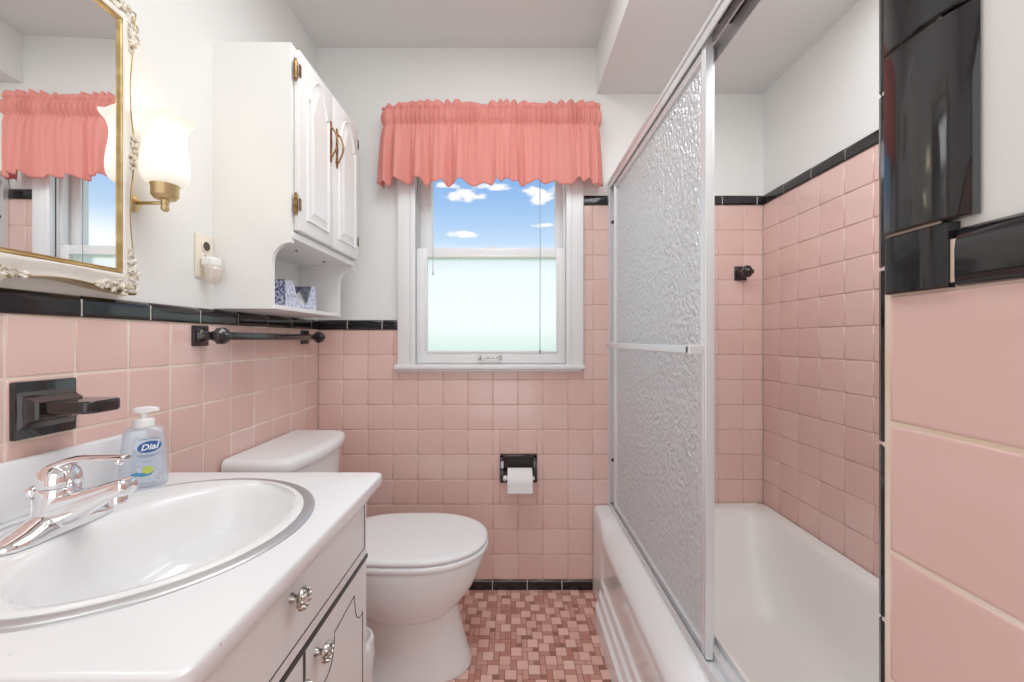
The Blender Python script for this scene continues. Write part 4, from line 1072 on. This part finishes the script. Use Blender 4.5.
# ------------------------------------------------------------------ shower door
def shower():
    y0, y1 = 0.352, D-0.002; zt = 0.3735
    root = thing('shower_door', 'sliding shower door with pebbled glass panels in an aluminium frame on the tub', 'shower door', (0.447,1.07,zt))
    bm = B()
    box(bm, 0.418, 0.482, y0+0.012, y1, zt, zt+0.006); box(bm, 0.418, 0.422, y0+0.012, y1, zt+0.006, zt+0.020, 0.001); box(bm, 0.448, 0.451, y0+0.012, y1, zt+0.006, zt+0.024, 0.001); box(bm, 0.478, 0.482, y0+0.012, y1, zt+0.006, zt+0.020, 0.001)
    part('sill_track', bm, M['alu'], root)
    bm = B(); zh = 1.745
    box(bm, 0.420, 0.482, y0+0.012, y1, zh+0.036, zh+0.042, 0.002); box(bm, 0.420, 0.424, y0+0.012, y1, zh, zh+0.040, 0.001); box(bm, 0.449, 0.452, y0+0.012, y1, zh+0.008, zh+0.038); box(bm, 0.478, 0.482, y0+0.012, y1, zh, zh+0.040, 0.001)
    box(bm, 0.416, 0.421, y0+0.012, y1, zh+0.022, zh+0.030, 0.002)
    part('header_rail', bm, M['alu'], root)
    bm = B(); box(bm, 0.426, 0.476, y0+0.02, 0.885, zh+0.033, zh+0.0355); part('header_slot', bm, M['rubber'], root)
    for ya, yb in ((y1-0.022,y1),(y0+0.012,y0+0.034)):
        bm = B(); box(bm, 0.418, 0.424, ya, yb, zt+0.02, zh, 0.001); box(bm, 0.476, 0.482, ya, yb, zt+0.02, zh, 0.001); yy = yb-0.004 if ya > 1 else ya
        box(bm, 0.424, 0.476, yy, yy+0.004, zt+0.02, zh); box(bm, 0.447, 0.453, ya, yb, zt+0.02, zh); box(bm, 0.424, 0.447, ya+0.003, ya+0.006, zt+0.02, zh)
        jb = part('wall_jamb', bm, M['alu'], root)
        if ya > 1:
            for z in (1.60, 0.575):
                bm = B(); lathe(bm, [(0.0075,0),(0.0075,-0.006),(0.004,-0.009)], (0.4345,ya+0.003,z), 'Y', 14); part('rubber_bumper', bm, M['rubber'], jb)
    def panel(xc, ya, yb, outer):
        bm = B(); z0_, z1_ = zt+0.010, zh+0.030; sw = 0.022
        for a, b_ in ((ya,ya+sw),(yb-sw,yb)):
            box(bm, xc-0.009, xc+0.009, a, b_, z0_, z1_, 0.002)
            box(bm, xc-0.011, xc+0.011, a+0.008, a+0.013, z0_, z1_, 0.001)
        box(bm, xc-0.008, xc+0.008, ya+sw, yb-sw, z0_, z0_+0.022, 0.002); box(bm, xc-0.008, xc+0.008, ya+sw, yb-sw, z1_-0.05, z1_, 0.002); box(bm, xc-0.010, xc+0.010, ya+sw, yb-sw, z1_-0.042, z1_-0.036, 0.001)
        pn = part('sliding_panel', bm, M['alu'], root)
        bm = B(); bm.faces.new([bm.verts.new(p) for p in ((xc,ya+sw-.004,z0_+.018),(xc,yb-sw+.004,z0_+.018),(xc,yb-sw+.004,z1_-.046),(xc,ya+sw-.004,z1_-.046))])
        part('pebbled_glass', bm, M['obscure'], pn)
        if outer:
            zb_ = 1.070; xo = xc-0.038; bm = B()
            for y in (ya+0.016, yb-0.016): box(bm, xo-0.004, xc-0.008, y-0.009, y+0.009, zb_-0.011, zb_+0.011, 0.002)
            box(bm, xo-0.004, xo+0.003, ya+0.010, yb-0.010, zb_-0.010, zb_+0.010, 0.003); part('towel_bar', bm, M['alu'], pn)
    panel(0.4365, 0.903, y1-0.066, True); panel(0.4645, 0.952, y1-0.024, False)
shower()

# ------------------------------------------------------------------ lights, world, camera
def area(name, loc, rot, sx, sy, e, col=(1,1,1)):
    l = bpy.data.lights.new(name, 'AREA'); l.shape = 'RECTANGLE'; l.size = sx; l.size_y = sy; l.energy = e; l.color = col
    o = bpy.data.objects.new(name, l); C.objects.link(o); o.location = loc; o.rotation_euler = rot; return o
area('overhead_fill', (-0.12,0.80,2.34), (0,0,0), 0.55, 0.9, 9.5, (0.95,0.98,1.0))  # added fill lamp below the ceiling, out of view; no fixture there
area('rear_fill', (-0.26,-0.85,1.2), (PI/2,0,0), 1.0, 1.9, 7.0, (0.93,0.97,1.0))  # added frontal fill from behind the camera, stands for no real source
area('alcove_fill', (0.75,0.75,2.15), (0,0,0), 0.5, 0.8, 6.2, (0.95,0.98,1.0))  # unseen extra lamp that brightens the tub alcove

w = bpy.data.worlds.new('sky'); bpy.context.scene.world = w; w.use_nodes = True
N, L = w.node_tree.nodes, w.node_tree.links; N.clear()
out = N.new('ShaderNodeOutputWorld'); bg = N.new('ShaderNodeBackground'); tc = N.new('ShaderNodeTexCoord')
sep = N.new('ShaderNodeSeparateXYZ'); L.new(tc.outputs['Generated'], sep.inputs[0])
ramp = N.new('ShaderNodeValToRGB'); e = ramp.color_ramp.elements
e[0].position = 0.0; e[0].color = (0.60,0.80,0.60,1); e[1].position = 1.0; e[1].color = (0.10,0.27,0.66,1)
for p, c in ((0.46,(0.62,0.86,0.64,1)),(0.497,(0.86,1.0,0.92,1)),(0.52,(1.12,1.15,1.15,1)),(0.59,(1.02,1.08,1.12,1)),(0.615,(0.50,0.69,0.93,1)),(0.65,(0.30,0.52,0.85,1)),(0.69,(0.17,0.38,0.76,1))):
    k = e.new(p); k.color = c
ma = N.new('ShaderNodeMath'); ma.operation = 'MULTIPLY_ADD'; ma.inputs[1].default_value = 0.5; ma.inputs[2].default_value = 0.5
L.new(sep.outputs['Z'], ma.inputs[0]); L.new(ma.outputs[0], ramp.inputs['Fac'])
def math_(op, a, b_=None, c=None):
    n_ = N.new('ShaderNodeMath'); n_.operation = op
    for k, v_ in enumerate((a, b_, c)):
        if v_ is None: continue
        if isinstance(v_, (int, float)): n_.inputs[k].default_value = v_
        else: L.new(v_, n_.inputs[k])
    return n_.outputs[0]
# cloud banks: noise everywhere, thickened around a few headings over the neighbourhood
az = math_('ARCTAN2', sep.outputs['X'], sep.outputs['Y'])
mp = N.new('ShaderNodeMapping'); mp.inputs['Scale'].default_value = (30,30,62); mp.inputs['Location'].default_value = (1.3,1.0,0.35)
L.new(tc.outputs['Generated'], mp.inputs['Vector'])
cn = N.new('ShaderNodeTexNoise'); cn.inputs['Scale'].default_value = 1.0; cn.inputs['Detail'].default_value = 5; cn.inputs['Roughness'].default_value = 0.5
L.new(mp.outputs[0], cn.inputs['Vector'])
dens = math_('MULTIPLY_ADD', cn.outputs[0], 1.0, -0.55)
best = None
for a0, e0, wa, we in ((-0.118,0.332,0.060,0.014),(-0.155,0.350,0.030,0.008),(0.068,0.335,0.052,0.022),(-0.125,0.250,0.045,0.009),(-0.05,0.352,0.06,0.008),(0.075,0.270,0.030,0.007),(-0.6,0.36,0.2,0.05),(0.5,0.42,0.25,0.06),(-1.6,0.4,0.3,0.06),(1.5,0.35,0.3,0.05)):
    da = math_('MULTIPLY', math_('SUBTRACT', az, a0), 1/wa); de = math_('MULTIPLY', math_('SUBTRACT', sep.outputs['Z'], e0), 1/we)
    d = math_('SUBTRACT', 1.0, math_('ADD', math_('MULTIPLY', da, da), math_('MULTIPLY', de, de)))
    best = d if best is None else math_('MAXIMUM', best, d)
tot = math_('MULTIPLY_ADD', math_('MAXIMUM', best, -1.0), 0.28, dens)
cr = N.new('ShaderNodeValToRGB'); cr.color_ramp.elements[0].position = 0.0; cr.color_ramp.elements[1].position = 0.20
L.new(tot, cr.inputs['Fac'])
mx = N.new('ShaderNodeMix'); mx.data_type = 'RGBA'; mx.inputs[7].default_value = (0.98,0.98,0.98,1)
L.new(cr.outputs['Color'], mx.inputs[0]); L.new(ramp.outputs['Color'], mx.inputs[6])
L.new(mx.outputs[2], bg.inputs['Color']); bg.inputs['Strength'].default_value = 1.0
L.new(bg.outputs[0], out.inputs['Surface'])

cam = bpy.data.cameras.new('camera'); co = bpy.data.objects.new('camera', cam); C.objects.link(co)
co.location = (0,0,CZ); co.rotation_euler = (PI/2,0,0); cam.sensor_width = 36; cam.lens = F*36/1024; cam.shift_y = -1/1024; cam.clip_start = 0.02
sc = bpy.context.scene; sc.camera = co
sc.view_settings.view_transform = 'Standard'; sc.view_settings.look = 'None'; sc.view_settings.exposure = 0.13; sc.view_settings.gamma = 1.2
sc.cycles.use_denoising = True
sc.cycles.max_bounces = 8; sc.cycles.diffuse_bounces = 5; sc.cycles.glossy_bounces = 5; sc.cycles.transmission_bounces = 6; sc.cycles.transparent_max_bounces = 8
sc.cycles.sample_clamp_indirect = 4.0
